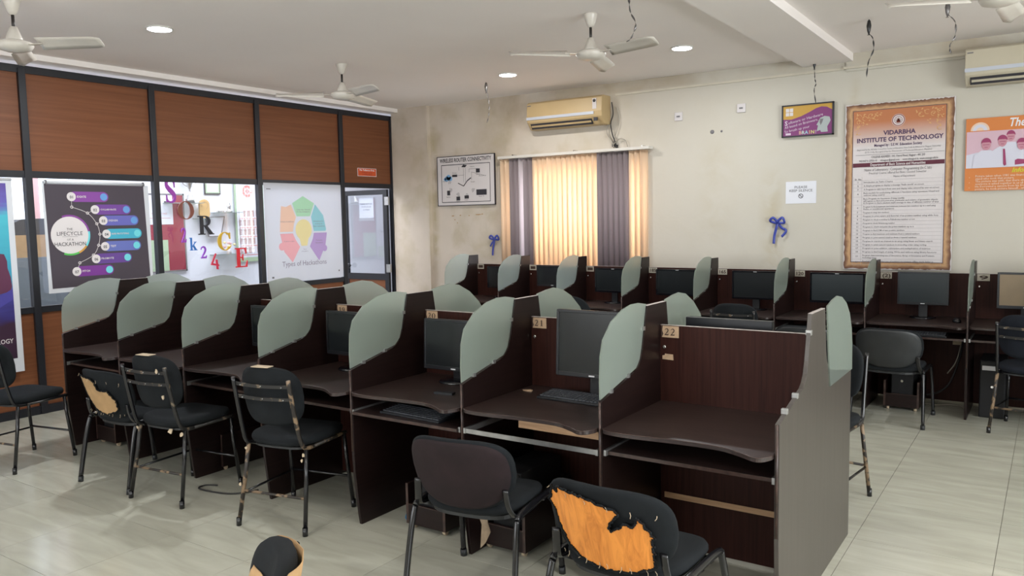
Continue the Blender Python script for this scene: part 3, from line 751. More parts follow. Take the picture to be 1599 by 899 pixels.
    # frame
    for s in (-1, 1):
        rail = crom([(s*.262, -.275, .03), (s*.255, -.235, .25), (s*.248, -.200, .39), (s*.246, -.165, .425), (s*.245, 0, .43), (s*.246, .165, .425), (s*.248, .200, .39), (s*.255, .235, .25), (s*.262, .262, .03)], 5)
        MB().tube(rail[:13], .0125, 8, rz=.0165).build('leg', frame, t)
        MB().tube(rail[12:28], .0125, 8, rz=.0165).build('side_rail', frame, t)
        MB().tube(rail[27:], .0125, 8, rz=.0165).build('leg', frame, t)
        MB().tube([(s*.262, -.277, 0), (s*.262, -.273, .035)], .017, 8).tube([(s*.262, .264, 0), (s*.262, .260, .035)], .017, 8).build('foot_cap', 'plastic', t)
        br = crom([(s*.235, .02, .412), (s*.235, -.14, .415), (s*.228, -.190, .435), (s*.214, -.214, .48), (s*.208, -.226, .55+high*.3)], 4)
        MB().tube(br, .017, 8, rz=.006).build('back_bracket', frame, t)
    MB().box(-.24, .24, -.13, -.10, .398, .414).box(-.24, .24, .11, .14, .398, .414).build('cross_bar', frame, t)
    return t
def strap_chair(label, loc, rz, group=None, frame='worn', seatmat='fabric', worn_patch=True, tapes=(), lean=0, toptape=True, band=False):
    t = thing('strap_back_chair', label, 'chair', loc, rz, group)
    so = supere(32, 3.6, .43, .43)
    pad(so, .052, lambda u, v, n: (u, v+.02, .478+n+.010*(u/.21)**2), 'seat', seatmat, t)
    MB().prism([(p[0]*.92, p[1]*.92+.02) for p in so], .440, .452, 'xy').build('seat_board', 'plastic', t)
    H = .335; ol = []
    for (x, y) in supere(40, 3.3, .39, H):
        if y < 0: x *= 1-.05*(abs(y)/(H/2))
        ol.append((x, y))
    bz = .735
    bfn = lambda u, v, n: (u, -.218-.16*v+.045*(u/.19)**2+n, bz+v*.98)
    TH = .052 if band else .04
    pad(ol, TH, bfn, 'backrest', seatmat, t)
    if band:
        nr = 28; vs = []
        for v in (.080, .104, .127):
            wv = .195*(1-abs(v/(H/2))**3.3)**(1/3.3)+.004
            for i in range(nr):
                a = 2*PI*i/nr; c, sn = math.cos(a), math.sin(a)
                uq = math.copysign(abs(c)**.45, c)*wv; vs.append(bfn(uq, v-.12*uq-.034*math.copysign(min(1, abs(sn)*2.2), sn), math.copysign(abs(sn)**.55, sn)*(TH*.66+.002)))
        fs = [(q*nr+i, q*nr+(i+1) % nr, (q+1)*nr+(i+1) % nr, (q+1)*nr+i) for q in range(2) for i in range(nr)]
        o = MB().add(vs, fs, True).build('worn_band', 'tan', t); sm = o.modifiers.new('s', 'SOLIDIFY'); sm.thickness = .002; sm.offset = 1
    if toptape: MB().box(-.065, .045, -.026, .026, -.002, .0015).build('foam_patch', 'foam', t, loc=(0, -.243, bz+H/2*.985+.001))
    for s in (-1, 1):
        up = crom([(s*.192, -.10, .448), (s*.192, -.155, .452), (s*.190, -.190, .475), (s*.186, -.215, .55), (s*.183, -.248, .70), (s*.182, -.275, .84)], 4)
        MB().tube(up, .0115, 8).build('upright', frame if s > 0 else 'tube', t)
        MB().tube([(s*.192, -.10, .448), (s*.195, .19, .452), (s*.19, .21, .448)], .0115, 8).build('side_rail', frame, t)
        MB().tube([(s*.194, -.165, .445), (s*.203, -.185, .30), (s*.222, -.238, .012)], .0118, 8).build('leg', frame if s < 0 else 'tube', t)
        MB().tube([(s*.194, .185, .445), (s*.200, .195, .30), (s*.215, .225, .012)], .0118, 8).build('leg', 'tube', t)
        MB().tube([(s*.2225, -.239, 0), (s*.2215, -.237, .045)], .0145, 8).tube([(s*.215, .2255, 0), (s*.2145, .2245, .045)], .0145, 8).build('foot_cap', 'tube', t)
    MB().tube([(-.208, -.205, .19), (.208, -.205, .19)], .008, 8).build('stretcher', 'worn2', t)
    MB().tube([(-.206, .205, .19), (.206, .205, .19)], .008, 8).build('stretcher', 'tube', t)
    MB().tube([(-.205, .19, .18), (-.208, -.20, .18)], .007, 8).build('stretcher', 'tube', t)
    MB().tube([(-.19, -.14, .446), (.19, -.14, .446)], .009, 8).tube([(-.19, .16, .446), (.19, .16, .446)], .009, 8).build('cross_bar', 'tube', t)
    for z in (.805, .735):
        st = crom([(-.183, -.252-.16*(z-.745), z), (-.10, -.240-.16*(z-.745)-.018, z-.004), (0, -.247-.16*(z-.745)-.014, z-.006), (.10, -.240-.16*(z-.745)-.018, z-.004), (.183, -.252-.16*(z-.745), z)], 4)
        b = MB(); q = [tuple(p) for p in st]
        vs = []
        for p in q: vs += [(p[0], p[1]-.0035, p[2]-.009), (p[0], p[1]-.0035, p[2]+.009), (p[0], p[1]+.0035, p[2]+.009), (p[0], p[1]+.0035, p[2]-.009)]
        n = len(q); fs = [(i*4+j, i*4+(j+1) % 4, (i+1)*4+(j+1) % 4, (i+1)*4+j) for i in range(n-1) for j in range(4)]+[(0, 1, 2, 3), ((n-1)*4, (n-1)*4+1, (n-1)*4+2, (n-1)*4+3)]
        s_ = b.add(vs, fs, False).build('back_strap', 'worn', t)
        b = MB()
        for x in (-.135, 0, .135): b.tube([(x, -.262-.16*(z-.745), z-.004), (x, -.267-.16*(z-.745), z-.004)], .0035, 8)
        b.build('rivet', 'rail', s_)
    for (p, sc, rz2) in tapes:
        mb = MB(); sc *= .62; pts = [(math.cos(a)*sc*random.uniform(.5, 1.1), math.sin(a)*sc*random.uniform(.6, 1.5)) for a in [2*PI*i/9 for i in range(9)]]
        mb.prism(pts, -.003, .003, 'xz').build('peeling_tape', 'foam', t, loc=p, rot=(random.uniform(-.3, .3), 0, rz2))
    return t
strap_chair('black strap-back chair with foam patch on top, peeling right upright, before bay 19', (-3.507, 2.954, 0), .20,
            tapes=(((.196, -.195, .425), .016, .4), ((-.196, -.185, .425), .013, 1.0), ((.19, -.2, .395), .012, 0), ((-.213, -.225, .23), .013, 0)), frame='worn2')
strap_chair('black strap-back chair with torn foam spots beside its right upright, second strap-back from the partition', (-4.439, 2.873, 0), .124,
            tapes=(((.135, -.292, .82), .018, 0), ((.150, -.270, .665), .018, 0), ((.196, -.195, .425), .022, .4), ((.10, -.19, .438), .028, .2), ((-.196, -.185, .43), .013, 1.0)), frame='worn')
strap_chair('black strap-back chair at the far left edge, before the purple banner', (-6.03, 2.64, 0), .20, frame='tube', toptape=False)
for (p, l) in (((-.102, 7.01, 0), 'strap-back chair with rusty tan legs at the right edge of the photo'),):
    strap_chair(l, p, -.18, frame='worn2', seatmat='fabric_navy', toptape=False)
strap_chair('black strap-back chair at the wall desk under the blue bow, only its rounded top seen', (-2.28, 6.93, 0), .06, frame='tube', toptape=False)
strap_chair('chair behind the bare end panel, only one chipped leg showing', (-1.10, 4.72, 0), PI-.12, frame='worn2', toptape=False)
# near chair at the bottom edge, seen edge-on, cloth torn open
bc = strap_chair('nearest chair, cut off by the bottom edge, worn tan band across its dark back', (-1.605, .993, 0), R(144), frame='tube', toptape=False, band=True)
iso_chair('black visitor chair with a dark maroon cloth back, in front of bay 20 and 21', (-2.075, 2.80, 0), .16, back='maroon', frame='tube')
PLY = [(-.86, .42), (-.80, .74), (-.72, .62), (-.66, .76), (-.2, .70), (.30, .52), (.34, .44), (.16, .12), (.22, .02), (.40, .24), (.52, .20), (.60, .42), (.78, -.02), (.74, -.10), (.74, -.74), (.45, -.90), (.05, -.96), (-.35, -.84), (-.62, -.55), (-.76, -.1), (-.80, .2), (-.92, .34)]
iso_chair('chair with bright orange plywood showing through its torn back, before bay 22', (-1.235, 2.60, 0), -.02, patch=('ply', PLY, 'bright orange bare plywood'))
PT = [(-.78, .66), (-.1, .62), (.05, .50), (.12, .16), (.44, .14), (.62, -.25), (.60, -.66), (.2, -.86), (-.22, -.70), (-.6, -.1)]
iso_chair('black chair with bare tan board in its torn back, beside the partition', (-4.975, 2.90, 0), .05, patch=('tan', PT, 'bare tan board'))
iso_chair('grey-backed visitor chair pulled up under the big experiment-list board', (-1.043, 6.947, 0), -.017, back='plastic')
iso_chair('rounded visitor chair seen just above the back panel of bay 22', (-1.66, 6.83, 0), .05, back='plastic')
iso_chair('tall-backed black chair behind the second frosted screen, below the blinds', (-3.29, 5.75, 0), .1, back='fabric', high=.29)
iso_chair('tall-backed black chair at the far left wall desk, peeking past frosted glass', (-4.42, 5.75, 0), .1, back='fabric', high=.29)
# torn lining hanging under the maroon chair
mb = MB(); pts = [(-.05, .40), (.12, .40), (.11, .36), (.03, .33), (.035, .27), (.05, .22), (.02, .16), (-.01, .13), (-.005, .2), (.0, .26), (-.02, .32), (-.06, .36)]
CH4 = [o for o in bpy.data.objects if o.parent is None and o.get('label', '').startswith('black visitor chair with a dark maroon')][0]
mb.prism(pts, -.004, .004, 'xz').build('torn_lining', 'lining', CH4, loc=(-.03, .02, .06), rot=(0, 0, .2), label='hanging strip of torn lining').scale = (.8, 1, .85)
# ------------------------------------------------------------------ ceiling things
LEDW = 22
def fan(loc, ph, label, drop=.30, rad=.61):
    t = thing('ceiling_fan', label, 'fan', loc, 0, 'ceiling fans')
    MB().lathe([(.052, 0), (.052, -.008), (.045, -.03), (.030, -.075), (.018, -.095), (.0, -.096)], 20).build('canopy', 'fan', t)
    MB().tube([(0, 0, -.09), (0, 0, -.20)], .010, 10).build('rod', 'fan_dark', t)
    MB().lathe([(.0, -.17), (.022, -.172), (.038, -.215), (.050, -.245), (.052, -.262)], 20).build('shroud', 'fan', t)
    MB().lathe([(.0, -.256), (.06, -.258), (.105, -.272), (.112, -.292), (.095, -.318), (.05, -.332), (0, -.335)], 28).build('motor', 'fan', t)
    for k in range(3):
        a = ph+k*2*PI/3; M4 = Matrix.Rotation(a, 4, 'Z')
        MB().box(.08, .20, -.02, .02, -.292, -.288, M4).build('blade_iron', 'fan', t)
        n = 14; vs = []; 
        for i in range(n+1):
            u = i/n; x = .17+(rad-.17)*u; hw = .048+.018*u
            if i >= n-2: hw *= (1, .86, .45)[i-(n-2)]
            tw = -(.030-.010*u)
            for j, v in enumerate((-1, -.4, .4, 1)): vs.append(M4 @ Vector((x, v*hw, -.286+v*tw*1.0+(.004 if j in (1, 2) else 0)-.008*u)))
        fs = [(i*4+j, i*4+j+1, (i+1)*4+j+1, (i+1)*4+j) for i in range(n) for j in range(3)]
        b = MB().add(vs, fs, True).build('blade', 'fan', t); sm = b.modifiers.new('s', 'SOLIDIFY'); sm.thickness = .003
    return t
fan((-2.873, 5.306, ZC), R(105), 'white ceiling fan above the middle row, third light beyond it')
fan((-5.626, 5.467, ZC), R(105), 'small far white ceiling fan near the partition corner')
fan((-5.69, 2.608, ZC), R(28), 'white ceiling fan cut by the left edge above the partition')
fan((-.30, 5.42, ZC), R(-155), 'ceiling fan cut by the top right corner, one blade reaching left')
for (x, y, mm, l) in ((-5.652, 3.628, 'led_cool', 'round ceiling light above the left part of the partition'), (-2.791, 6.843, 'led_cool', 'round ceiling light right of the middle ceiling fan'),
                  (-4.723, 6.929, 'led', 'round ceiling light with a loose rim, near the air conditioner'), (-.4, 2.2, 'led', 'round ceiling light outside the frame, to the right'), (-3.0, .6, 'led', 'round ceiling light behind the photographer')):  # last two are unseen lamps added to light the room
    t = thing('ceiling_light', l, 'ceiling light', (x, y, ZC), 0, 'round ceiling lights')
    MB().lathe([(.098, 0), (.098, -.006), (.088, -.012), (.086, -.006)], 32).build('rim', 'led_rim', t)
    MB().lathe([(.086, -.006), (.084, -.012), (.0, -.0125)], 32).build('diffuser', mm, t)
    ld = bpy.data.lights.new('downlight', 'AREA'); ld.shape = 'DISK'; ld.size = .16; ld.energy = LEDW if x > -5.2 else 44; ld.color = (.94, .97, 1) if mm == 'led_cool' else (1, .96, .9)
    lo = bpy.data.objects.new('lamp', ld); lo.location = (0, 0, -.016); lo.parent = t; COL.objects.link(lo)
def ribbon(loc, pts, w0, mat, label, blob=True):
    t = thing('hanging_ribbon', label, 'ribbon', loc, 0, 'ribbons hanging from the ceiling')
    c = crom(pts, 8); vs = []; n = len(c)
    for i, p in enumerate(c):
        a = i*.55; d = Vector((math.cos(a), math.sin(a), 0))*w0*(.5+.5*abs(math.sin(i*.37+1)))
        vs += [p-d, p+d]
    fs = [(2*i, 2*i+1, 2*i+3, 2*i+2) for i in range(n-1)]
    o = MB().add(vs, fs, True).build('curl', mat, t, recalc=False); sm = o.modifiers.new('s', 'SOLIDIFY'); sm.thickness = .001
    if blob: MB().lathe([(.001, 0), (.012, -.015), (.018, -.05), (.012, -.09), (.004, -.115), (.012, -.12)], 12).build('balloon_scrap', 'blackribbon' if mat != 'silverribbon' else mat, t)
    return t
ribbon((-2.48, 5.135, ZC), [(0, 0, 0), (.01, 0, -.08), (.05, 0, -.17), (.02, 0, -.25), (-.02, 0, -.28)], .008, 'silverribbon', 'dark curling ribbon hanging above the middle fan blade', False)
ribbon((-1.245, 6.798, ZC), [(0, 0, -.11), (.03, 0, -.15), (.035, 0, -.24), (.0, 0, -.33), (-.01, 0, -.44)], .007, 'blackribbon', 'black balloon scrap and ribbon hanging above the big board')
ribbon((-1.949, 8.045, ZC), [(0, 0, -.10), (.005, 0, -.2), (.015, 0, -.26), (.0, 0, -.32), (.02, 0, -.45)], .006, 'blackribbon', 'thin dark ribbon hanging down to the purple framed sign')
ribbon((-.683, 6.55, ZC), [(0, 0, -.10), (.05, 0, -.16), (.05, 0, -.26), (.02, 0, -.32), (.03, 0, -.38)], .007, 'silverribbon', 'silver ribbon with balloon scrap beside the top right fan')
ribbon((-5.166, 7.157, ZC), [(0, 0, -.08), (.02, 0, -.16), (.035, 0, -.26), (.03, 0, -.34), (0, 0, -.44)], .007, 'silverribbon', 'small silver ribbon hanging left of the air conditioner')

# ------------------------------------------------------------------ back wall things
def ac(loc, wd, ht, mat, label):
    t = thing('air_conditioner', label, 'air conditioner', loc)
    prof = [(0, 0), (0, ht), (-.17, ht), (-.205, ht*.93), (-.215, ht*.45), (-.205, ht*.26), (-.13, 0)]
    MB().prism(prof, -wd/2, wd/2, 'yz').build('body', mat, t, bevel=.006)
    MB().box(-wd/2, wd/2-.10, -.219, -.214, ht*.34, ht*.44).build('stripe', 'ac_stripe', t)
    T = Matrix.Translation((0, -.172, ht*.12)) @ Matrix.Rotation(R(30), 4, 'X')
    MB().box(-wd/2+.04, wd/2-.14, -.006, .012, -.035, .032, T).build('air_slot', 'ink', t)
    MB().box(-wd/2+.05, wd/2-.15, -.012, -.006, -.010, .010, T).build('flap', mat, t)
    MB().box(wd/2-.10, wd/2-.055, -.217, -.205, ht*.10, ht*.22).build('display', 'ink', t)
    flat(t, 'energy_label', 'paperwarm', 0, [rect(0, 0.001, 0, 0.001)]) if False else None
    MB().box(wd/2-.115, wd/2-.065, -.216, -.2125, ht*.52, ht*.88).build('energy_label', 'paperwarm', t)
    MB().tube([(wd/2-.09, -.219, ht*.80), (wd/2-.09, -.2165, ht*.80)], .018, 12).build('star_rating', 'ink', t)
    MB().box(-wd/2+.015, -wd/2+.06, -.214, -.2105, ht*.84, ht*.87).build('badge', 'greyink', t)
    return t
ac((-4.66, YW-.001, 2.69), .985, .315, 'ac', 'yellowed split air conditioner above the window blinds')
ac((-.19, YW-.022, 2.72), .985, .31, 'ac2', 'cream split air conditioner at the top right edge')
def cable(pts, r, mat, label, name='cable', n=6, cat='cable', group=None):
    o = MB().tube(crom(pts, 6), r, n).build(name, mat); return tag(o, label, cat, group)
cable([(-4.13, 8.10, 2.93), (-4.12, 8.11, 2.80), (-4.15, 8.11, 2.70), (-4.13, 8.11, 2.58), (-4.10, 8.11, 2.50), (-4.08, 8.11, 2.44)], .007, 'cable', 'black cable hanging beside the yellowed air conditioner')
cable([(-4.17, 8.11, 2.72), (-4.20, 8.115, 2.60), (-4.14, 8.12, 2.50), (-4.12, 8.12, 2.43)], .006, 'cable_grey', 'thin pale cable looping left below the yellowed air conditioner')
cable([(-4.08, 8.12, 2.88), (-4.05, 8.12, 2.72), (-4.09, 8.12, 2.58), (-4.13, 8.12, 2.46)], .005, 'cable_grey', 'thin pale cable looping right below the yellowed air conditioner')
cable([(-4.12, 8.11, 2.46), (-4.04, 8.10, 2.52), (-3.97, 8.11, 2.50), (-3.95, 8.12, 2.43)], .005, 'cable_grey', 'short pale cable loop on top of the blind rail')
o = MB().box(-.02, .02, -.025, 0, -.03, .03).box(.02, .045, -.02, 0, -.045, -.01).build('junction_box', 'cable', loc=(-4.12, YW-.001, 2.47)); tag(o, 'small black plug cluster on the wall above the blind rail', 'plug')
o = MB().box(-4.10, -1.70, YW-.018, YW, 3.000, 3.022).build('cable_conduit', 'conduit'); tag(o, 'cream cable conduit on the wall, left run from the air conditioner to the pillar', 'conduit')
o = MB().box(-1.70, -.69, YW-.040, YW-.021, 3.002, 3.024).build('cable_conduit', 'conduit'); tag(o, 'cream cable conduit on the wall, right run above the big board', 'conduit')
o = MB().box(-7.36, -5.75, YW-.075, YW-.061 if False else YW-.06, 3.03, 3.05).build('cable_conduit', 'conduit') if False else None
for (x, z, l) in ((-3.358, 2.709, 'white wall socket right of the yellowed air conditioner'), (-2.682, 2.735, 'white wall socket nearer the purple framed sign')):
    t = thing('wall_socket', l, 'socket', (x, YW-.001, z))
    MB().box(-.045, .045, -.014, 0, -.045, .045).build('plate', 'paperwarm', t, bevel=.006)
    MB().box(-.018, .018, -.02, -.014, -.008, .008).build('switch', 'greyink', t)
for (x, z, l) in ((-2.99, 2.52, 'larger dark hook hole on the wall below the sockets'), (-2.89, 2.52, 'smaller dark hook hole on the wall below the sockets')):
    o = MB().lathe([(.022, 0), (.018, .004), (0, .005)] if x < -2.95 else [(.012, 0), (.01, .004), (0, .005)], 12).build('wall_plug', 'greyink', loc=(x, YW-.0005, z), rot=(R(90), 0, 0)); tag(o, l, 'wall plug')

# vertical blinds
t = thing('vertical_blinds', 'peach and mauve-grey vertical slat blinds glowing over the window', 'blinds', (-5.652, YW-.06, 0))
BW = 1.998
MB().box(0, BW, -.055, .055, 2.385, 2.415).build('head_rail', 'pelmet', t)
def px2x(px): return -5.652+(px-785)/(1020-785)*1.998
spec = [(785, 803, 'p'), (803, 815, 'g'), (815, 824, 'w'), (824, 845, 'g'), (845, 943, 'p'), (943, 989, 'g'), (989, 1017, 'p')]
sw = .0665; n = int(1.95/sw)
for i in range(n):
    xc = .02+sw*(i+.5); px = 785+xc/1.998*235
    c = [s[2] for s in spec if s[0] <= px < s[1]] or ['p']
    mt = {'p': 'slat_peach', 'g': 'slat_grey', 'w': 'slat_white'}[c[0]]
    ang = random.uniform(14, 30) if i % 5 else random.uniform(32, 44)
    q = []; a = R(ang); hw = .0445
    for k in range(5):
        u = -1+k*.5; bow = .006*(1-u*u)
        q.append((xc+u*hw*math.cos(a)-bow*math.sin(a), u*hw*math.sin(a)+bow*math.cos(a)))
    vs = [(p[0], p[1], 2.38) for p in q]+[(p[0], p[1], .93) for p in q]
    o = MB().add(vs, [(k, k+1, k+6, k+5) for k in range(4)], True).build('slat', mt, t, recalc=False)
    sm = o.modifiers.new('s', 'SOLIDIFY'); sm.thickness = .0012
for x in (.20, 1.05, 1.9): MB().box(x-.01, x+.01, -.02, .06, 2.415, 2.43).build('bracket', 'clip', t)

# router poster
t = thing('router_diagram_board', 'white framed diagram board titled WIRELESS ROUTER CONNECTIVITY, left of the blinds', 'poster', (-6.212, YW-.032, 2.155), rot=WROT)
MB().box(-.453, .453, -.312, .312, -.02, 0).build('board', 'paperwarm', t, bevel=.002)
MB().box(-.458, -.450, -.316, .316, -.02, .004).box(.450, .458, -.316, .316, -.02, .004).box(-.458, .458, .308, .316, -.02, .004).box(-.458, .458, -.316, -.308, -.02, .004).build('frame', 'ink', t)
flat(t, 'lettering', 'ink', .0015, [('T', 'WIRELESS ROUTER CONNECTIVITY', 0, .262, .07, dict(fit=.82, bold=.02))])
b = [seg((-.385, .205), (.385, .205), .008), seg((-.385, -.27), (.385, -.27), .008), seg((-.385, .205), (-.385, -.27), .008), seg((.385, .205), (.385, -.27), .008)]
b += [seg((-.03, -.07), (.03, -.005), .012), seg((-.03, -.07), (-.12, -.03), .01), seg((.03, -.005), (.09, .03), .014)]
b += [seg((x, .16), (x, -.02), .003) for x in (-.03, .0)]+[seg((-.22, .06), (-.02, .07), .003), seg((.06, .10), (.06, .14), .003), seg((.06, .14), (.20, .14), .003), seg((.10, .0), (.10, .10), .003), seg((.1, .10), (.30, .05), .003), seg((-.1, .13), (-.1, .17), .003)]
b += [rect(.17, .33, -.19, -.12), rect(-.21, -.13, .05, .08), [(-.06, .17), (.0, .165), (.03, .19), (-.03, .20)], rect(.17, .23, .09, .14), rect(-.30, -.25, -.18, -.12), rect(-.15, -.09, -.25, -.20), rect(-.02, .05, -.23, -.19)]
for (cx_, cy_, a0) in ((-.22, -.03, 150), (-.2, -.1, 200), (-.1, -.14, 240), (.02, -.15, 270), (.09, -.10, 320)):
    for r_ in (.02, .035, .05): b += rring(cx_, cy_, r_, r_+.004, a0-35, a0+35, 5)
b += [('T', s, x, y, .022) for s, x, y in (('Access Point', .27, .05), ('Laptop', -.28, -.2), ('Internet', -.33, .0), ('Printer', -.12, -.262), ('Server', .01, -.245), ('Smart TV', .25, -.205), ('Modem', -.17, .1), ('Switch', .2, .07), ('Router', .12, -.02), ('Camera', .11, .17))]
flat(t, 'diagram', 'ink', .0012, b, kind='stuff', stack=.00001)
flatm('cloud_blue', (.20, .42, .70)); flat(t, 'cloud', 'cloud_blue', .0018, [circ(-.30, .03, .035, 12), circ(-.27, .045, .038, 12), circ(-.24, .03, .03, 12), circ(-.33, .025, .022, 10)])

# brain sign
t = thing('brain_sign', 'small framed purple and yellow sign with BRAIN lettering, above the silence notice', 'sign', (-2.025, YW-.03, 2.560), rot=WROT)
flatm('sign_purple', (.20, .035, .16)); flatm('sign_yellow', (.52, .30, .045)); flatm('sign_grey', (.38, .42, .42)); flatm('sign_white', (.62, .52, .62))
MB().box(-.232, .232, -.145, .145, -.02, 0).build('board', 'sign_purple', t)
MB().box(-.243, -.230, -.156, .156, -.02, .008).box(.230, .243, -.156, .156, -.02, .008).box(-.243, .243, .143, .156, -.02, .008).box(-.243, .243, -.156, -.143, -.02, .008).build('frame', 'ink', t)
wave = [(-.23, .02), (-.15, .015), (-.06, .04), (.02, .075), (.08, .105), (.13, .118), (.18, .11), (.23, .08)]
flat(t, 'yellow_field', 'sign_yellow', .0012, [wave+[(.23, .143), (-.23, .143)]])
flat(t, 'four_square_logo', 'paperwarm', .002, [rect(-.205, -.172, .05, .083), rect(-.167, -.135, .05, .083), rect(-.205, -.172, .088, .122), rect(-.167, -.135, .088, .122)])
flat(t, 'lettering', 'sign_white', .002, [('T', 'S', -.20, -.02, .06, dict(bold=.02)), ('T', 'oftware or Hardware', -.18, -.018, .036, dict(al='L', rot=11, fit=.33)), ('T', 'All based on Brainware,', -.215, -.062, .034, dict(al='L', rot=11, fit=.32)), ('T', 'So brush up your', -.215, -.10, .034, dict(al='L', rot=9, fit=.24)), rect(-.205, -.155, -.135, -.115)])
letters = []
for i, (ch, c) in enumerate(zip('BRAIN!', ((.62, .35, .3), (.5, .6, .55), (.3, .5, .6), (.7, .4, .2), (.6, .55, .2), (.5, .35, .5)))):
    flatm('brain_%s' % 'abcdef'[i], c); flat(t, 'brain_letter', 'brain_%s' % 'abcdef'[i], .002, [('T', ch, -.065+i*.029, -.118, .045, dict(bold=.03))])
flat(t, 'head_picture', 'sign_grey', .002, [[(.09, -.115), (.10, -.06), (.085, -.055), (.10, -.03), (.12, .01), (.16, .025), (.205, .015), (.215, -.02), (.20, -.05), (.185, -.075), (.19, -.125), (.13, -.125), (.12, -.105)]])
flat(t, 'head_shade', 'greyink', .003, [[(.12, -.0), (.15, -.0), (.14, -.03), (.125, -.06), (.115, -.03)]])

# silence notice
t = thing('silence_notice', 'white paper notice reading PLEASE KEEP SILENCE on the cream wall', 'notice', (-2.085, YW-.003, 1.864), rot=WROT)
MB().box(-.146, .146, -.108, .108, -.002, 0).build('sheet', 'paper', t)
flat(t, 'lettering', 'ink', .0012, [('T', 'PLEASE', 0, .052, .034, dict(fit=.12)), ('T', 'KEEP SILENCE', 0, .018, .034, dict(fit=.22))]+rring(0, -.035, .017, .023)+[seg((-.015, -.02), (.015, -.05), .006)])
# bows
for (x, z, l, k) in ((-2.30, 1.52, 'blue ribbon bow with curled tails below the silence notice', 1.0), (-5.775, 1.36, 'small blue ribbon bow left of the blinds', .95)):
    t = thing('ribbon_bow', l, 'bow', (x, YW-.02, z))
    def rib(pts, w_, nm):
        c = crom(pts, 6); vs = []
        for i, p in enumerate(c):
            d = (c[min(i+1, len(c)-1)]-c[max(0, i-1)]).normalized(); q = Vector((-d.z, 0, d.x))*w_; vs += [p-q, p+q]
        o = MB().add(vs, [(2*i, 2*i+1, 2*i+3, 2*i+2) for i in range(len(c)-1)], True).build(nm, 'blue', t, recalc=False); sm = o.modifiers.new('s', 'SOLIDIFY'); sm.thickness = .002
    rib([(0, -.02, .06*k), (-.04, -.03, .10*k), (-.07, -.025, .07*k), (-.02, -.02, .05*k), (0, -.02, .06*k)], .012, 'loop')
    rib([(0, -.02, .06*k), (.05, -.03, .10*k), (.07, -.025, .05*k), (.02, -.02, .05*k), (0, -.02, .06*k)], .012, 'loop')
    rib([(0, -.01, .06*k), (-.01, -.015, 0), (-.03, -.01, -.08*k), (-.035, -.012, -.16*k)], .013, 'tail')
    if k == 1: rib([(0, -.01, .06), (.04, -.015, 0), (.085, -.012, -.03), (.05, -.012, -.08), (.04, -.012, -.09)], .012, 'tail')
    else: rib([(0, -.01, .05), (-.04, -.015, .0), (-.07, -.012, -.04)], .011, 'tail')
    MB().lathe([(0, -.012), (.014, 0), (0, .012)], 10).build('knot', 'blue', t, loc=(0, -.022, .06*k))
mbp = MB(); 
for (x, z, w_) in ((-6.45, 1.71, .05), (-6.33, 1.715, .03), (-6.19, 1.71, .02), (-6.04, 1.72, .10), (-5.98, 1.725, .03), (-6.42, 1.66, .02), (-6.38, 1.62, .015)): mbp.prism([(x-w_/2, z-.004), (x, z-.007), (x+w_/2, z), (x+w_*.2, z+.007), (x-w_*.4, z+.005)], YW-.0015, YW+.001, 'xz')
o = mbp.build('paint_chips', 'tan'); tag(o, 'row of small chipped paint marks below the router diagram', 'chipped paint'); o['kind'] = 'stuff'

# big board
t = thing('experiment_board', 'tall printed board headed VIDARBHA INSTITUTE OF TECHNOLOGY with scorched-parchment border', 'poster', (-1.219, YW-.03, 1.892), rot=WROT)
W2, H2 = .457, .772
def jag(w_, h_, amp, n=60):
    p = []
    for (a, b) in (((-w_, -h_), (w_, -h_)), ((w_, -h_), (w_, h_)), ((w_, h_), (-w_, h_)), ((-w_, h_), (-w_, -h_))):
        for i in range(n):
            u = i/n; p.append((a[0]+(b[0]-a[0])*u+random.uniform(-amp, amp), a[1]+(b[1]-a[1])*u+random.uniform(-amp, amp)))
    return p
MB().prism([(x, y) for x, y in rect(-W2, W2, -H2, H2)], -.02, -.004, 'xy').build('backing', 'paperwarm', t)
m_, t_, b_ = nt('parchment_border')
tc = t_.nodes.new('ShaderNodeTexCoord'); sp = t_.nodes.new('ShaderNodeSeparateXYZ'); t_.links.new(tc.outputs['Object'], sp.inputs[0])
def mth(op, a, b=0):
    n = t_.nodes.new('ShaderNodeMath'); n.operation = op
    for i, v in enumerate((a, b)):
        if isinstance(v, (int, float)): n.inputs[i].default_value = v
        else: t_.links.new(v, n.inputs[i])
    return n.outputs[0]
dx = mth('SUBTRACT', W2, mth('ABSOLUTE', sp.outputs[0])); dy = mth('SUBTRACT', H2, mth('ABSOLUTE', sp.outputs[1])); dd = mth('MINIMUM', dx, dy)
nz = t_.nodes.new('ShaderNodeTexNoise'); nz.inputs['Scale'].default_value = 14; nz.inputs['Detail'].default_value = 4; t_.links.new(tc.outputs['Object'], nz.inputs['Vector'])
dd = mth('ADD', dd, mth('MULTIPLY', mth('SUBTRACT', nz.outputs[0], .5), .05))
rp = t_.nodes.new('ShaderNodeValToRGB'); e = rp.color_ramp.elements; e[0].position = .0; e[0].color = (.09, .04, .025, 1); e[1].position = .05; e[1].color = (.55, .33, .16, 1)
el = rp.color_ramp.elements.new(.022); el.color = (.22, .10, .05, 1); el = rp.color_ramp.elements.new(.075); el.color = (.36, .19, .09, 1)
t_.links.new(dd, rp.inputs[0]); t_.links.new(rp.outputs[0], b_.inputs['Base Color']); b_.inputs['Roughness'].default_value = .5
M['parch'] = m_
MB().prism(jag(W2-.008, H2-.008, .005), -.004, -.001, 'xy').build('parchment_border', 'parch', t)
flatm('page_edge', (.10, .06, .08)); IW, IT, IB = .385, .705, -.70
flat(t, 'page_outline', 'page_edge', .0005, [rect(-IW-.006, IW+.006, IB-.006, IT+.006)])
flat(t, 'page', 'paperwarm', .0014, [rect(-IW, IW, IB, IT)])
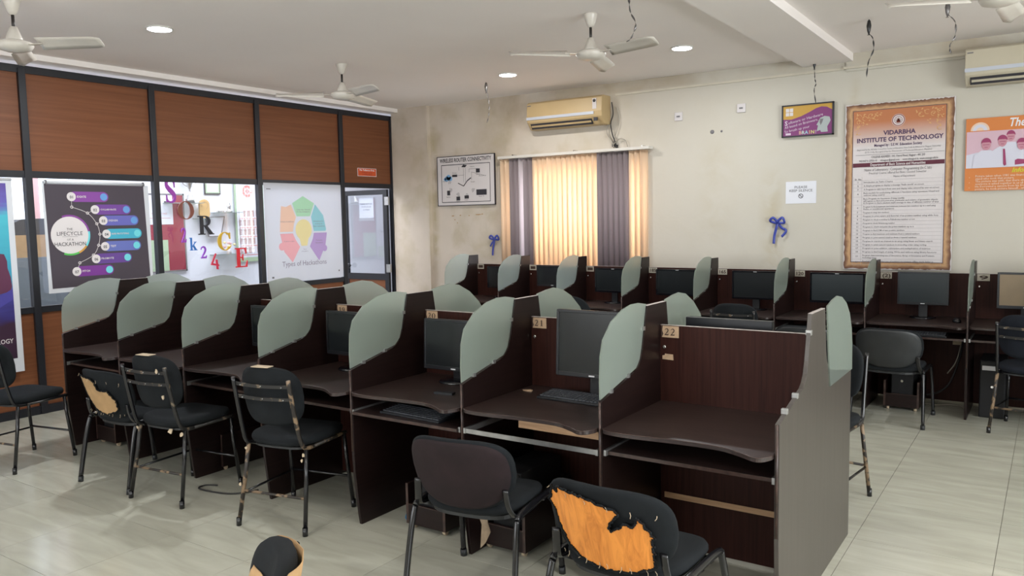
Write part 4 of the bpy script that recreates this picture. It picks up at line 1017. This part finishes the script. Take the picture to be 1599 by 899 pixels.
# orange header fading out
m_, t_, b_ = nt('header_print'); tc = t_.nodes.new('ShaderNodeTexCoord'); sp = t_.nodes.new('ShaderNodeSeparateXYZ'); t_.links.new(tc.outputs['Object'], sp.inputs[0])
mr_ = t_.nodes.new('ShaderNodeMapRange'); mr_.inputs[1].default_value = .36; mr_.inputs[2].default_value = .60; t_.links.new(sp.outputs[1], mr_.inputs[0])
mx = t_.nodes.new('ShaderNodeMixRGB'); mx.inputs[1].default_value = (.66, .62, .62, 1); mx.inputs[2].default_value = (.48, .17, .065, 1); t_.links.new(mr_.outputs[0], mx.inputs[0]); t_.links.new(mx.outputs[0], b_.inputs['Base Color']); M['header'] = m_
flat(t, 'header', 'header', .0022, [rect(-IW, IW, .36, IT)])
flatm('scroll', (.62, .36, .15)); it = []
for sx in (-1, 1):
    for i in range(46):
        u = random.random()**1.3; v = random.random()**1.3
        if u+v > 1.0: continue
        x = sx*(IW-.02-u*.26); y = IT-.02-v*.22; a = random.random()*6.28; r_ = random.uniform(.007, .014)
        it.append([(x+r_*math.cos(a+q)*(1 if k % 2 == 0 else .45), y+r_*math.sin(a+q)*(1 if k % 2 == 0 else .45)) for k, q in enumerate([0, 1.57, 3.14, 4.71])])
    for k in range(4): it += rring(sx*(IW-.05-k*.05), IT-.05-.02*(k % 2), .018, .022, 20*k, 20*k+260, 9)
    for k in range(3): it += rring(sx*(IW-.05), IT-.10-k*.05, .016, .020, 40*k, 40*k+260, 9)
flat(t, 'corner_scrollwork', 'scroll', .003, it, kind='stuff', stack=.00001)
flat(t, 'emblem_disc', 'paperwarm', .0032, [circ(0, .60, .056, 28)])
flatm('emblem_red', (.25, .05, .03)); flat(t, 'emblem', 'emblem_red', .004, rring(0, .60, .046, .053)+rring(0, .60, .030, .034)+[[(-.02, .585), (0, .62), (.02, .585), (.01, .575), (-.01, .575)], seg((-.025, .60), (.025, .60), .004)]+[seg((0, .60), (.024*math.cos(R(a)), .60+.024*math.sin(R(a))), .004) for a in range(0, 360, 45)])
flatm('heading_ink', (.07, .035, .10)); flatm('maroon_print', (.10, .012, .03))
flat(t, 'heading', 'heading_ink', .004, [('T', 'VIDARBHA', .01, .492, .056, dict(fit=.27, bold=.03)), ('T', 'INSTITUTE OF TECHNOLOGY', .01, .432, .056, dict(fit=.72, bold=.03)), ('T', 'Managed by : S.E.W. Education Society', .0, .382, .034, dict(fit=.40, bold=.02))])
flat(t, 'address_lines', 'greyink', .0042, [('T', '(Approved by the All India Council for Technical Education, New Delhi & Affiliated to Nagpur University)', 0, .347, .02, dict(fit=.70)), ('T', '(DTE Code, Recognised by the Directorate of Technical Education, Mumbai)', 0, .322, .02, dict(fit=.56)), ('T', 'COLLEGE ADDRESS : 101, Umred Road, Nagpur - 441 203', 0, .277, .028, dict(fit=.45, bold=.02)), ('T', '9021067 0, 27556 05     vitnagpur@gmail.com     www.vitnagpur.in, www.sewngp.edu.in', 0, .243, .026, dict(fit=.66, bold=.02)), rect(-.36, .38, .297, .300)])
flat(t, 'department_band', 'maroon_print', .0042, [rect(-IW+.002, IW-.002, .186, .224)])
flat(t, 'department_name', 'paperwarm', .005, [('T', 'Department of Basic Science and Humanities', 0, .205, .034, dict(fit=.46, bold=.02))])
rows = ['Introduction on Turbo C basics', "A Simple program to display a message 'Hello world' on screen", 'A Program to take input from user and display value entered by user on screen', 'Basic module for performing different C functions using operators +Scanf and\nwithout using scanf ()', 'Basic Program on Operators (Using scanf())\na)Program to find and print area, perimeter and volume of geometric objects\nb) Program to find a student mark average in case of different number of uses', 'Program to find maximum and minimum between two numbers up to n and using\nif-else or conditional operators', 'Program to swap two numbers', 'Program to print square and factorial of an positive number using while loop', 'Program to check a number is Palindrome number or not', 'Program to check Armstrong number', 'Program to check and print the prime numbers up to n', 'Program to find LCM of two positive numbers', 'Program to find maximum and minimum from n natural numbers', 'Program to print natural numbers from n natural numbers', 'Program to search an element in an array using linear and binary search', 'Program to print natural numbers in ascending order using sorting', 'Program to print addition, subtraction and multiplication of matrices', 'Program to find length of string, Write and without using library functions', 'Program demonstrating use of Structures, Array of Structures and Pointers\nincluding array', 'Program demonstrating use of pointers to prepare offline mark listing in\nStudent result']
it = [('T', 'Name of Laboratory : Computer Programming (In C lab)', 0, .158, .034, dict(fit=.56)), ('T', 'Practical Course offered for First / Second Semester', 0, .127, .03, dict(fit=.48)), ('T', 'Name of Experiment', .06, .092, .026, dict(fit=.18)), ('T', 'Sr. No', -.335, .073, .022, dict(bold=.02))]
y = .062; lines = []
for i, r_ in enumerate(rows):
    ls = r_.split('\n'); hh = .013+.0205*len(ls); lines.append(rect(-.375, .375, y, y+.0018))
    it.append(('T', str(i+1), -.335, y-hh/2, .022, dict(bold=.02)))
    for j, s in enumerate(ls): it.append(('T', s, -.285, y-.017-j*.0205, .0205, dict(al='L', fit=min(.63, len(s)*.0083), bold=.01)))
    y -= hh
lines += [rect(-.376, -.374, y, .098), rect(-.302, -.300, y, .098), rect(.373, .375, y, .098), rect(-.375, .375, y, y+.0018)]
flat(t, 'experiment_list', 'greyink', .0042, it, kind='stuff'); flatm('rule', (.42, .39, .40)); flat(t, 'table_rules', 'rule', .0038, lines, kind='stuff')

# orange poster with old photograph
t = thing('founders_poster', 'orange bordered poster with an old magenta group photo, cut by the right edge', 'poster', (-.305, YW-.028, 2.138), rot=WROT)
flatm('poster_orange', (.62, .20, .045)); flatm('photo_pink', (.62, .42, .50)); flatm('photo_pale', (.62, .62, .72)); flatm('photo_mag', (.30, .035, .12)); flatm('photo_face', (.52, .24, .30)); flatm('lime', (.62, .60, .03)); flatm('poster_text', (.75, .55, .42))
MB().box(-.372, .372, -.312, .315, -.012, 0).build('board', 'poster_orange', t)
flat(t, 'photo_ground', 'photo_pink', .0012, [rect(-.365, .372, -.115, .205)])
flat(t, 'top_band', 'poster_orange', .002, [rect(-.372, .372, .200, .31)])
flat(t, 'logo', 'poster_text', .003, rring(-.265, .207, .055, .072, 0, 180, 14)+rring(-.265, .207, .0, .028, 0, 180, 10))
flat(t, 'logo_disc', 'photo_pale', .0028, [circ(-.265, .207, .055, 14, 0, 180)])
fig = [(-.215, .085, .048), (-.095, .105, .046), (-.035, .145, .042), (.045, .07, .046), (.095, .12, .044), (.17, .10, .045), (.25, .12, .045)]
flat(t, 'pale_shirts_field', 'photo_pale', .0018, [[(-.365, -.115), (-.365, .0), (-.28, .02), (-.2, .0), (.37, .0), (.37, -.115)]])
for q, i in enumerate((2, 4, 6, 1, 5, 0, 3)):
    x, y_, r_ = fig[i]; z_ = .0022+q*.0009
    flat(t, 'shirt', 'photo_pale', z_, [[(x-.10, -.115), (x-.09, y_-.09), (x-.035, y_-.05), (x+.035, y_-.05), (x+.09, y_-.09), (x+.10, -.115)]])
    h_ = flat(t, 'head', 'photo_face', z_+.0002, [[(x+r_*.72*math.cos(a), y_+r_*math.sin(a)) for a in [2*PI*k/16 for k in range(16)]]])
    flat(h_, 'hair', 'photo_mag', z_+.0004, [[(x+r_*.8*math.cos(a), y_+.008+r_*1.02*math.sin(a)) for a in [PI*k/10 for k in range(11)]]+[(x-r_*.5, y_+.018), (x+r_*.5, y_+.018)]][:1])
    flat(h_, 'brow', 'photo_mag', z_+.0004, [seg((x-r_*.5, y_-.002), (x+r_*.5, y_-.002), .004)]); flat(h_, 'mouth', 'photo_mag', z_+.0004, [seg((x-r_*.25, y_-r_*.5), (x+r_*.25, y_-r_*.5), .004)])
flat(t, 'necktie', 'photo_mag', .0095, [[(-.09, .04), (-.075, .04), (-.062, -.095), (-.075, -.105), (-.085, -.09)]])
flat(t, 'dark_cloth', 'photo_mag', .0095, [[(.0, -.06), (.02, -.05), (.10, -.06), (.10, -.09), (.0, -.10)]])
flat(t, 'title', 'paper', .003, [('T', 'The Begining', -.045, .262, .10, dict(al='L', shear=.25, bold=.02, fit=.40))])
flat(t, 'subtitle', 'lime', .003, [('T', 'Infosys', -.02, -.143, .055, dict(al='L', shear=.3, bold=.02))])
flat(t, 'caption', 'poster_text', .003, [('T', s, -.29, -.185-.0225*i, .025, dict(al='L', bold=.02)) for i, s in enumerate(('Picture taken when 1981 was founded and all those', 'stand who took that picture.', 'The picture was with, that there sitting and all', 'everyone is asked together in us all', 'He borrowed a camera from his friend to take the', 'picture, he took picture himself....who'))]+[('T', '.', -.335, y_, .06) for y_ in (-.178, -.223, -.268)], kind='stuff')

# ------------------------------------------------------------------ partition things
def pthing(name, label, cat, y, z, off): return thing(name, label, cat, (XP+off, y, z), rot=PROT)
# life cycle banner
t = pthing('hackathon_lifecycle_banner', 'dark grey banner reading THE LIFECYCLE OF A HACKATHON with coloured pills', 'banner', 4.04, 1.57, .035)
flatm('ban_dark', (.052, .040, .055)); flatm('ban_white', (.60, .62, .66))
for i, c in enumerate(((.22, .055, .30), (.15, .05, .28), (.12, .12, .42), (.05, .38, .52), (.12, .15, .44), (.12, .05, .26), (.17, .03, .25))): flatm('pill_%s' % 'abcdefg'[i], c)
flatm('ban_blue', (.12, .30, .62)); flatm('ban_cyan', (.15, .60, .66)); flatm('ban_green', (.08, .45, .08)); flatm('ban_orange', (.55, .28, .05)); flatm('ban_purple', (.22, .05, .28))
MB().box(-.50, .50, -.50, .48, -.010, -.006).build('sheet', 'ban_white', t)
MB().tube([(-.49, .49, -.006), (.46, .49, -.006)], .012, 8).build('top_rod', 'ban_white', t)
MB().box(-.475, -.465, .47, .51, -.014, .012).box(.44, .45, .47, .51, -.014, .012).build('rod_cap', 'greyink', t)
flat(t, 'print_ground', 'ban_dark', -.0045, [[(-.468, -.46), (.472, -.45), (.448, .475), (-.485, .475)]])
C0 = (-.287, .016)
flat(t, 'ring_purple', 'ban_purple', -.003, rring(*C0, .165, .185, 10, 110, 12)); flat(t, 'ring_blue', 'ban_cyan', -.003, rring(*C0, .165, .185, -35, 10, 8))
flat(t, 'ring_orange', 'ban_orange', -.003, rring(*C0, .165, .185, -65, -35, 6)); flat(t, 'ring_green', 'ban_green', -.003, rring(*C0, .165, .185, -110, -65, 8))
flat(t, 'disc', 'paperwarm', -.0028, [circ(*C0, .168, 40)])
flat(t, 'title', 'ink', -.001, [('T', 'THE', C0[0], .07, .03, {}), ('T', 'LIFECYCLE', C0[0], .03, .05, dict(fit=.23)), ('T', 'OF A', C0[0], -.025, .028, {}), ('T', 'HACKATHON', C0[0], -.065, .05, dict(fit=.28)), rect(C0[0]-.07, C0[0]+.07, .001, .003)])
pl = [(-.253, .364, .345, 'IDEATE'), (-.043, .247, .349, 'COLLABORATE'), (.029, .144, .349, 'DESIGN'), (.052, .018, .352, 'RAPID PROTOTYPING'), (.032, -.098, .358, 'TEST'), (-.061, -.211, .352, 'PROMOTE'), (-.246, -.318, .351, 'PITCH')]
for i, (x, y_, w_, s) in enumerate(pl):
    flat(t, 'pill', 'pill_%s' % 'abcdefg'[i], -.0028, [pill(x-.02, x+w_, y_, .047)])
    flat(t, 'pill_disc', 'ban_blue' if i < 3 else 'ban_cyan', -.0015, [circ(x+w_-.045, y_, .034, 18)])
for i, p in enumerate(pl):
    flat(t, 'number_disc', 'paperwarm', -.0015, [circ(p[0], p[1], .041, 20)])
    flat(t, 'number', 'ink', -.0005, [('T', '0%d' % (i+1), p[0], p[1]-.004, .036, dict(bold=.02))])
    flat(t, 'pill_word', 'paperwarm', -.0005, [('T', p[3], p[0]+.05, p[1], .022 if len(p[3]) > 8 else .026, dict(al='L', bold=.02, fit=None if len(p[3]) < 12 else .17))])
arc = [(-.255, .27), (-.115, .215), (-.035, .115), (-.012, .018), (-.03, -.085), (-.085, -.175), (-.215, -.24)]
ca_ = crom([(a, b, 0) for a, b in arc], 5)
it = [seg((ca_[i].x, ca_[i].y), (ca_[i+1].x, ca_[i+1].y), .004) for i in range(len(ca_)-1)]
for (x, y_), p in zip(arc, pl): it += rring(x, y_, .009, .014, 0, 360, 12)+[seg((x, y_), (p[0], p[1]), .003)]
flat(t, 'connector', 'paperwarm', -.0024, it, kind='stuff', stack=.00001)

# far-left purple banner
t = pthing('purple_event_banner', 'purple and cyan banner with a raised crowd photo, hanging at the left edge', 'banner', 2.78, 1.24, .06)
m_, t_, b_ = nt('event_print'); tc = t_.nodes.new('ShaderNodeTexCoord'); sp = t_.nodes.new('ShaderNodeSeparateXYZ'); t_.links.new(tc.outputs['Object'], sp.inputs[0])
nz = t_.nodes.new('ShaderNodeTexNoise'); nz.inputs['Scale'].default_value = 3; mpn = t_.nodes.new('ShaderNodeMapping'); mpn.inputs['Scale'].default_value = (1, 5, 1); t_.links.new(tc.outputs['Object'], mpn.inputs[0]); t_.links.new(mpn.outputs[0], nz.inputs['Vector'])
ad = t_.nodes.new('ShaderNodeMath'); ad.operation = 'MULTIPLY_ADD'; ad.inputs[1].default_value = .25; t_.links.new(nz.outputs[0], ad.inputs[0]); t_.links.new(sp.outputs[1], ad.inputs[2])
mr_ = t_.nodes.new('ShaderNodeMapRange'); mr_.inputs[1].default_value = -.65; mr_.inputs[2].default_value = .95; t_.links.new(ad.outputs[0], mr_.inputs[0])
rp = t_.nodes.new('ShaderNodeValToRGB'); e = rp.color_ramp.elements; e[0].color = (.03, .008, .03, 1); e[1].color = (.10, .06, .30, 1)
for p_, c_ in ((.22, (.035, .01, .03)), (.27, (.03, .02, .14)), (.40, (.05, .05, .28)), (.5, (.03, .28, .42)), (.80, (.06, .45, .55)), (.88, (.12, .10, .42))):
    el = rp.color_ramp.elements.new(p_); el.color = (*c_, 1)
t_.links.new(mr_.outputs[0], rp.inputs[0]); t_.links.new(rp.outputs[0], b_.inputs['Base Color']); b_.inputs['Roughness'].default_value = .5; M['event'] = m_
MB().box(-.50, .50, -.82, .83, -.010, -.006).build('sheet', 'ban_white', t)
flat(t, 'print', 'event', -.0045, [[(-.47, -.72), (.45, -.70), (.452, .80), (-.47, .80)]])
MB().tube([(-.52, .835, -.006), (.50, .835, -.006)], .012, 8).build('top_rod', 'ban_white', t)
flatm('crowd', (.10, .02, .06)); flatm('crowd_blue', (.06, .05, .30))
man = [(.30, -.15), (.30, .05), (.33, .16), (.36, .205), (.40, .20), (.42, .14), (.42, .08), (.44, .0), (.445, -.08), (.43, -.12)]
for pp in (man, [(-.1, -.2), (-.1, .1), (-.04, .2), (.04, .2), (.08, .1), (.1, -.2)], [(.1, -.2), (.12, .02), (.17, .1), (.23, .08), (.27, -.2)]): flat(t, 'crowd_figure', 'crowd', -.003, [pp])
flat(t, 'arm', 'crowd_blue', -.002, [[(-.2, -.30), (.2, -.24), (.445, -.10), (.45, -.19), (.2, -.33), (-.2, -.40)]])
flat(t, 'lettering', 'paperwarm', -.002, [('T', 'VIDARBHA INSTITUTE OF TECHNOLOGY', .425, -.545, .055, dict(al='R', fit=.86, bold=.01))])

# translucent types-of-hackathons sheet
t = pthing('hackathon_types_sheet', 'translucent white sheet titled Types of Hackathons with a pastel wheel of segments', 'poster', 6.54, 1.545, .014)
MB().box(-.595, .585, -.575, .575, -.003, -.001).build('sheet', 'vinyl', t)
WC = (-.035, .0); segs = [('pv_green', (.42, .72, .50)), ('pv_blue', (.30, .62, .72)), ('pv_purple', (.48, .34, .66)), ('pv_pink', (.85, .42, .48)), ('pv_peach', (.86, .58, .46))]
for n_, c in segs: flatm(n_, c)
def wedge(a0, a1, r0, r1, tipx=None): return [(WC[0]+r*math.cos(R(a)), WC[1]+r*math.sin(R(a))*1.0) for r, a in [(r0, a0), (r1, a0), (r1*1.04, (a0+a1)/2), (r1, a1), (r0, a1)]]
flat(t, 'segment', 'pv_green', .0005, [[(-.135, .19), (-.195, .345), (-.03, .43), (.14, .345), (.07, .19)]])
flat(t, 'segment', 'pv_blue', .0005, [[(.085, .185), (.155, .335), (.28, .20), (.32, .03), (.31, .01), (.12, .01)]])
flat(t, 'segment', 'pv_purple', .0005, stack=.0003, items=[[(.12, -.01), (.33, -.01), (.30, -.16), (.19, -.35), (.05, -.17), (.10, -.08)], circ(.285, -.20, .04, 16)])
flat(t, 'segment', 'pv_pink', .0005, stack=.0003, items=[[(-.39, -.01), (-.20, -.01), (-.16, -.09), (-.10, -.17), (-.22, -.35), (-.34, -.22)], circ(-.37, -.16, .045, 16)])
flat(t, 'segment', 'pv_peach', .0005, [[(-.39, .01), (-.20, .01), (-.18, .10), (-.145, .18), (-.215, .33), (-.29, .30), (-.36, .31), (-.38, .15)]])
flatm('pv_yellow', (.82, .72, .38)); flat(t, 'bulb', 'pv_yellow', .0006, stack=.0003, items=[circ(WC[0], .03, .125, 28), [(-.11, -.05), (.04, -.05), (.01, -.16), (-.08, -.16)]])
flatm('pv_ink', (.28, .24, .30))
flat(t, 'lettering', 'pv_ink', .0012, [('T', 'Types of Hackathons', -.035, -.365, .085, dict(fit=.68)), ('T', 'Corporate / Internal', -.03, .27, .025), ('T', 'Product hackathons', -.03, .245, .025), ('T', 'Hackathons for', .20, .13, .025), ('T', 'social good', .20, .10, .025), ('T', 'Online hackathons', .20, .07, .025), ('T', 'University', .2, -.10, .025), ('T', 'Hackathons', .2, -.13, .025), ('T', 'Industry hackathons', -.28, .13, .024), ('T', 'Code for a cause', -.26, -.10, .022), ('T', 'Types', -.03, -.20, .02), ('T', 'of hackathon', -.03, -.225, .02)])
for pp in (rect(-.53, -.50, -.52, -.50), rect(.50, .52, -.50, -.48), rect(-.56, -.50, .50, .51)): flat(t, 'corner_tape', 'greyink', .001, [pp])
# red warning sticker on the wooden panel
t = pthing('orange_sticker', 'small orange printed sticker on the wood panel above the door', 'sticker', 7.63, 2.297, -.012)
flatm('sticker_orange', (.62, .09, .02)); MB().box(-.172, .172, -.052, .052, -.001, .0005).build('sheet', 'paper', t)
flat(t, 'print', 'sticker_orange', .001, [rect(-.165, .165, -.047, .047)])
flat(t, 'lettering', 'paper', .002, [('T', 'No Tobacco Area', 0, .028, .034, dict(bold=.02, fit=.27))]); flat(t, 'small_lettering', 'maroon_print', .002, [('T', 'Smoking and chewing', 0, -.002, .022), ('T', 'is strictly prohibited', 0, -.026, .022)])

LET = [('S', 4.727, 4.880, 1.888, 2.120, (.30, .045, .36), 'large purple cut-out letter S on the partition glass'), ('O', 4.867, 5.068, 1.715, 1.905, (.20, .06, .04), 'brown cut-out letter O on the partition glass'), ('R', 5.098, 5.285, 1.552, 1.752, (.012, .012, .02), 'black cut-out letter R on the partition glass'),
       ('C', 5.318, 5.515, 1.375, 1.575, (.58, .36, .02), 'mustard yellow cut-out letter C on the partition glass'), ('E', 5.540, 5.725, 1.180, 1.395, (.62, .015, .03), 'large red cut-out letter E on the partition glass'),
       ('2', 4.892, 4.965, 1.478, 1.625, (.30, .05, .42), 'first small purple figure 2, hanging left of the blue k'), ('k', 4.992, 5.085, 1.392, 1.525, (.02, .15, .48), 'small blue cut-out letter k on the partition glass'), ('2', 5.108, 5.198, 1.302, 1.428, (.26, .06, .48), 'second small purple figure 2, right of the blue k'), ('4', 5.225, 5.335, 1.175, 1.350, (.58, .02, .06), 'small red cut-out figure 4 on the partition glass')]
for i, (ch, y0, y1, z0, z1, c, l) in enumerate(LET):
    nm = 'letter_%s' % 'abcdefghi'[i]; flatm(nm, c, .4); mb = MB()
    for q, poly in enumerate(GL[ch]): mb.prism([(p[0]*(y1-y0), p[1]*(z1-z0)) for p in poly], 0, .010+.00012*q, 'xy')
    o = mb.build('cutout_letter', nm, None); o.location = (XP-.0165, y0, z0); o.rotation_euler = (R(90), R(-4) if ch in 'SORCE' else 0, R(90))
    o.rotation_euler = PROT; tag(o, l, 'letter', 'cut-out letters on the partition glass')

# ------------------------------------------------------------------ office things seen through the glass
def ofx(name, label, cat, y, z, off=0): return thing(name, label, cat, (XB+off, y, z), rot=PROT)
flatm('board_maroon', (.30, .03, .055)); flatm('pale_green', (.42, .55, .36)); flatm('red_print', (.62, .22, .20)); flatm('wood_award', (.60, .38, .14)); flatm('steel_grey', (.16, .19, .21)); flatm('pink', (.75, .45, .45)); flatm('portrait_print', (.42, .30, .30))
t = ofx('notice_board', 'maroon felt notice board behind the glass with pinned sheets', 'notice board', 6.05, 1.55, .015)
MB().box(-.28, .29, -.48, .50, -.012, .012).build('felt', 'board_maroon', t)
MB().box(-.30, -.28, -.50, .52, -.012, .016).box(.29, .31, -.50, .52, -.012, .016).box(-.30, .31, -.50, -.48, -.012, .016).box(-.30, .31, .50, .52, -.012, .016).build('frame', 'rail', t)
MB().box(-.24, .14, .12, .56, .012, .014).build('pinned_sheet', 'paper', t); MB().box(-.30, .05, -.49, -.08, .012, .014).build('pinned_sheet', 'pale_green', t)
flat(t, 'lettering', 'red_print', .0155, [('T', 'NOTICE BOARD', -.05, .26, .03), rect(-.2, .1, .20, .205)])
flat(t, 'black_tag', 'ink', .0165, [rect(.02, .14, .39, .42)])
t = ofx('trophy_cup', 'silver trophy cup on the glass shelf behind the letters S and O', 'trophy', 6.39, 1.965, .12); t.rotation_euler = (0, 0, 0)
MB().lathe([(.055, 0), (.055, .03), (.035, .045), (.035, .08), (.012, .10), (.010, .16), (.02, .18), (.06, .30), (.066, .34), (.062, .34), (.0, .2)], 20).build('cup', 'clip', t)
MB().lathe([(.06, -.015), (.06, 0), (0, 0)], 16).build('plinth', 'ink', t)
for s in (-1, 1): MB().tube(crom([(0, s*.06, .30), (0, s*.095, .29), (0, s*.09, .23), (0, s*.035, .20)], 4), .005, 6).build('handle', 'clip', t)
def shelf(y, z, w_, l):
    o = MB().box(0, .20, -w_/2, w_/2, -.008, 0).build('glass_shelf', 'frost_wall', loc=(XB, y, z)); tag(o, l, 'shelf')
shelf(6.30, 1.95, .50, 'upper glass shelf under the silver trophy cup'); shelf(6.98, 1.822, .40, 'glass shelf with the small statue, behind the glass right of letter R')
shelf(6.62, 1.745, .26, 'short glass shelf under the round wooden award'); shelf(6.97, 1.245, .48, 'lower glass shelf with the flower trophy, behind letters C and E')
t = ofx('wooden_award', 'rounded golden wooden award plaque above the letter R', 'award', 6.61, 1.745, .10)
MB().prism(circ(0, .175, .078, 20, 0, 180)+[(-.078, .05), (-.05, 0), (.05, 0), (.078, .05)], -.015, .015, 'xy').build('plaque', 'wood_award', t)
flat(t, 'carving', 'tan', .017, rring(.0, .17, .045, .052, -60, 200, 14))
t = ofx('certificate_frame', 'thin black framed certificate behind the glass, above the shelves', 'picture frame', 6.81, 2.19, .01)
MB().box(-.125, .125, -.12, .22, 0, .012).build('frame', 'ink', t); MB().box(-.11, .11, -.105, .205, .012, .014).build('certificate', 'pale_green', t); flat(t, 'page', 'paperwarm', .0155, [rect(-.09, .09, -.09, .19)])
t = ofx('slanted_plaque', 'white slanted plaque with a thin dark border behind the letter R', 'plaque', 6.78, 1.63, .06)
MB().prism([(-.14, .13), (.17, .14), (.10, -.14), (-.10, -.14)], 0, .012, 'xy').build('border', 'greyink', t); flat(t, 'face', 'paper', .0135, [[(-.13, .12), (.15, .128), (.085, -.128), (-.09, -.128)]])
t = ofx('small_statue', 'small silver statue on the glass shelf beside the wall banner', 'statue', 7.0, 1.823, .10); t.rotation_euler = (0, 0, 0)
MB().lathe([(.045, 0), (.045, .02), (.02, .03), (.025, .06), (.03, .09), (.012, .11), (.018, .13), (0, .15)], 14).build('figure', 'clip', t)
o = MB().box(-.02, .02, -.05, .05, 0, .02).build('award_block', 'clip', loc=(XB+.1, 6.86, 1.823)); tag(o, 'tiny silver block beside the small statue', 'trophy')
t = ofx('flower_trophy', 'pink and yellow flower ornament on the lower glass shelf', 'ornament', 6.97, 1.246, .10); t.rotation_euler = (0, 0, 0)
MB().lathe([(.03, 0), (.035, .05), (.02, .07)], 12).build('pot', 'paperwarm', t)
for i in range(7):
    a = i*.9; MB().lathe([(0, -.02), (.028, 0), (0, .02)], 8).build('flower', 'pink' if i % 2 else 'pv_yellow', t, loc=(.03*math.cos(a), .07*math.cos(a*2), .10+.03*math.sin(a)+.03))
t = ofx('roll_banner', 'pale green edged college banner with a red emblem and rows of small portraits', 'banner', 7.40, 1.70, .03)
MB().box(-.25, .25, -.58, .60, -.004, 0).build('sheet', 'pale_green', t); flat(t, 'page', 'paper', .001, [rect(-.22, .22, -.52, .56)])
flat(t, 'emblem', 'red_print', .002, rring(-.03, .42, .05, .085)+rring(-.03, .42, .02, .03)+[seg((-.08, .42), (.02, .42), .01), seg((-.03, .36), (-.03, .48), .01)])
flat(t, 'portraits', 'portrait_print', .002, [rect(-.19+i*.072, -.145+i*.072, .06-j*.13, .15-j*.13) for i in range(6) for j in range(5) if (i+j) % 7], kind='stuff')
flat(t, 'small_print', 'red_print', .002, [rect(-.18, .18, .03-j*.13, .04-j*.13) for j in range(5)], kind='stuff')
t = thing('steel_cabinet', 'grey glossy cabinet behind the glass, left of the lifecycle banner', 'cabinet', (XB+.27, 4.55, 0))
MB().box(-.25, .25, -.60, .60, 0, 1.34).build('body', 'steel_grey', t); 
for s in (-1, 1): d = MB().box(.25, .268, -.585 if s < 0 else .005, -.005 if s < 0 else .585, .03, 1.31).build('door', 'steel_grey', t); MB().box(.268, .285, s*.05-.01, s*.05+.01, .65, .8).build('handle', 'rail', d)
o = MB().box(-.2, .2, -.45, .45, 0, .24).build('carton', 'tan', loc=(XB+.26, 4.5, 1.341)); tag(o, 'long brown carton on top of the grey cabinet', 'carton')
o = MB().prism([(-.45, 0), (.45, 0), (.47, .12), (.3, .19), (-.35, .17), (-.5, .10)], -.16, .16, 'yz').build('folded_cloth', 'ink', loc=(XB+.26, 4.5, 1.582)); tag(o, 'dark folded cloth on the brown carton in front of the bright window', 'cloth')
o = MB().box(0, .03, -.05, .05, 0, .75).build('pink_curtain', 'pink', loc=(XB+.01, 4.48, 1.74)); o.name = 'curtain'; tag(o, 'narrow pink curtain strip at the bright office window', 'curtain')
t = thing('green_poster', 'x', 'poster', (XB+.005, 5.60, 1.45), rot=PROT); t['label'] = 'white sheet with a green landscape strip, right of the lifecycle banner'
MB().box(-.15, .12, -.45, .65, 0, .004).build('sheet', 'paper', t); flat(t, 'picture', 'pale_green', .0055, [rect(-.13, .1, -.42, -.22)]); flat(t, 'black_code_patch', 'ink', .0055, [rect(-.06, .03, .02, .04)])
o = MB().box(0, .03, -.07, .07, 0, 2.6).build('curtain', 'pink', loc=(XB+.3, 10.1, 0)); tag(o, 'pink curtain strip seen through the open door glass', 'curtain')

# ------------------------------------------------------------------ floor cables
cable([(-3.02, 3.45, .008), (-3.0, 3.32, .008), (-2.93, 3.22, .008), (-2.86, 3.28, .008), (-2.90, 3.42, .008), (-2.98, 3.5, .008)], .006, 'cable_blue', 'blue network cable coiled on the floor beside the bay 20 trolley')
cable([(-4.35, 3.02, .008), (-4.42, 2.98, .008), (-4.40, 2.92, .008), (-4.25, 2.93, .008), (-4.12, 2.98, .008), (-4.05, 3.1, .008)], .005, 'cable', 'black cable loop on the floor behind the taped strap-back chair')
cable([(-.62, 7.70, .55), (-.64, 7.66, .40), (-.70, 7.6, .20), (-.78, 7.56, .12), (-.86, 7.5, .10)], .008, 'cable', 'black cables hanging under the wall desk below the mouse')
cable([(-.72, 7.60, .28), (-.66, 7.62, .38), (-.63, 7.66, .52)], .005, 'cable_grey', 'thin grey cable hanging under the wall desk below the mouse')
cable([(-.95, 7.6, .01), (-.80, 7.55, .01), (-.70, 7.62, .01), (-.62, 7.6, .01), (-.57, 7.5, .01)], .005, 'cable_grey', 'pale cable on the floor under the wall desk')
o = MB().box(-.035, .035, -.02, 0, -.035, .035).build('power_socket', 'foam', loc=(-.66, WYB-.0095, .55)); tag(o, 'pale round power plug on the wall-side carrel back under the desk', 'plug')
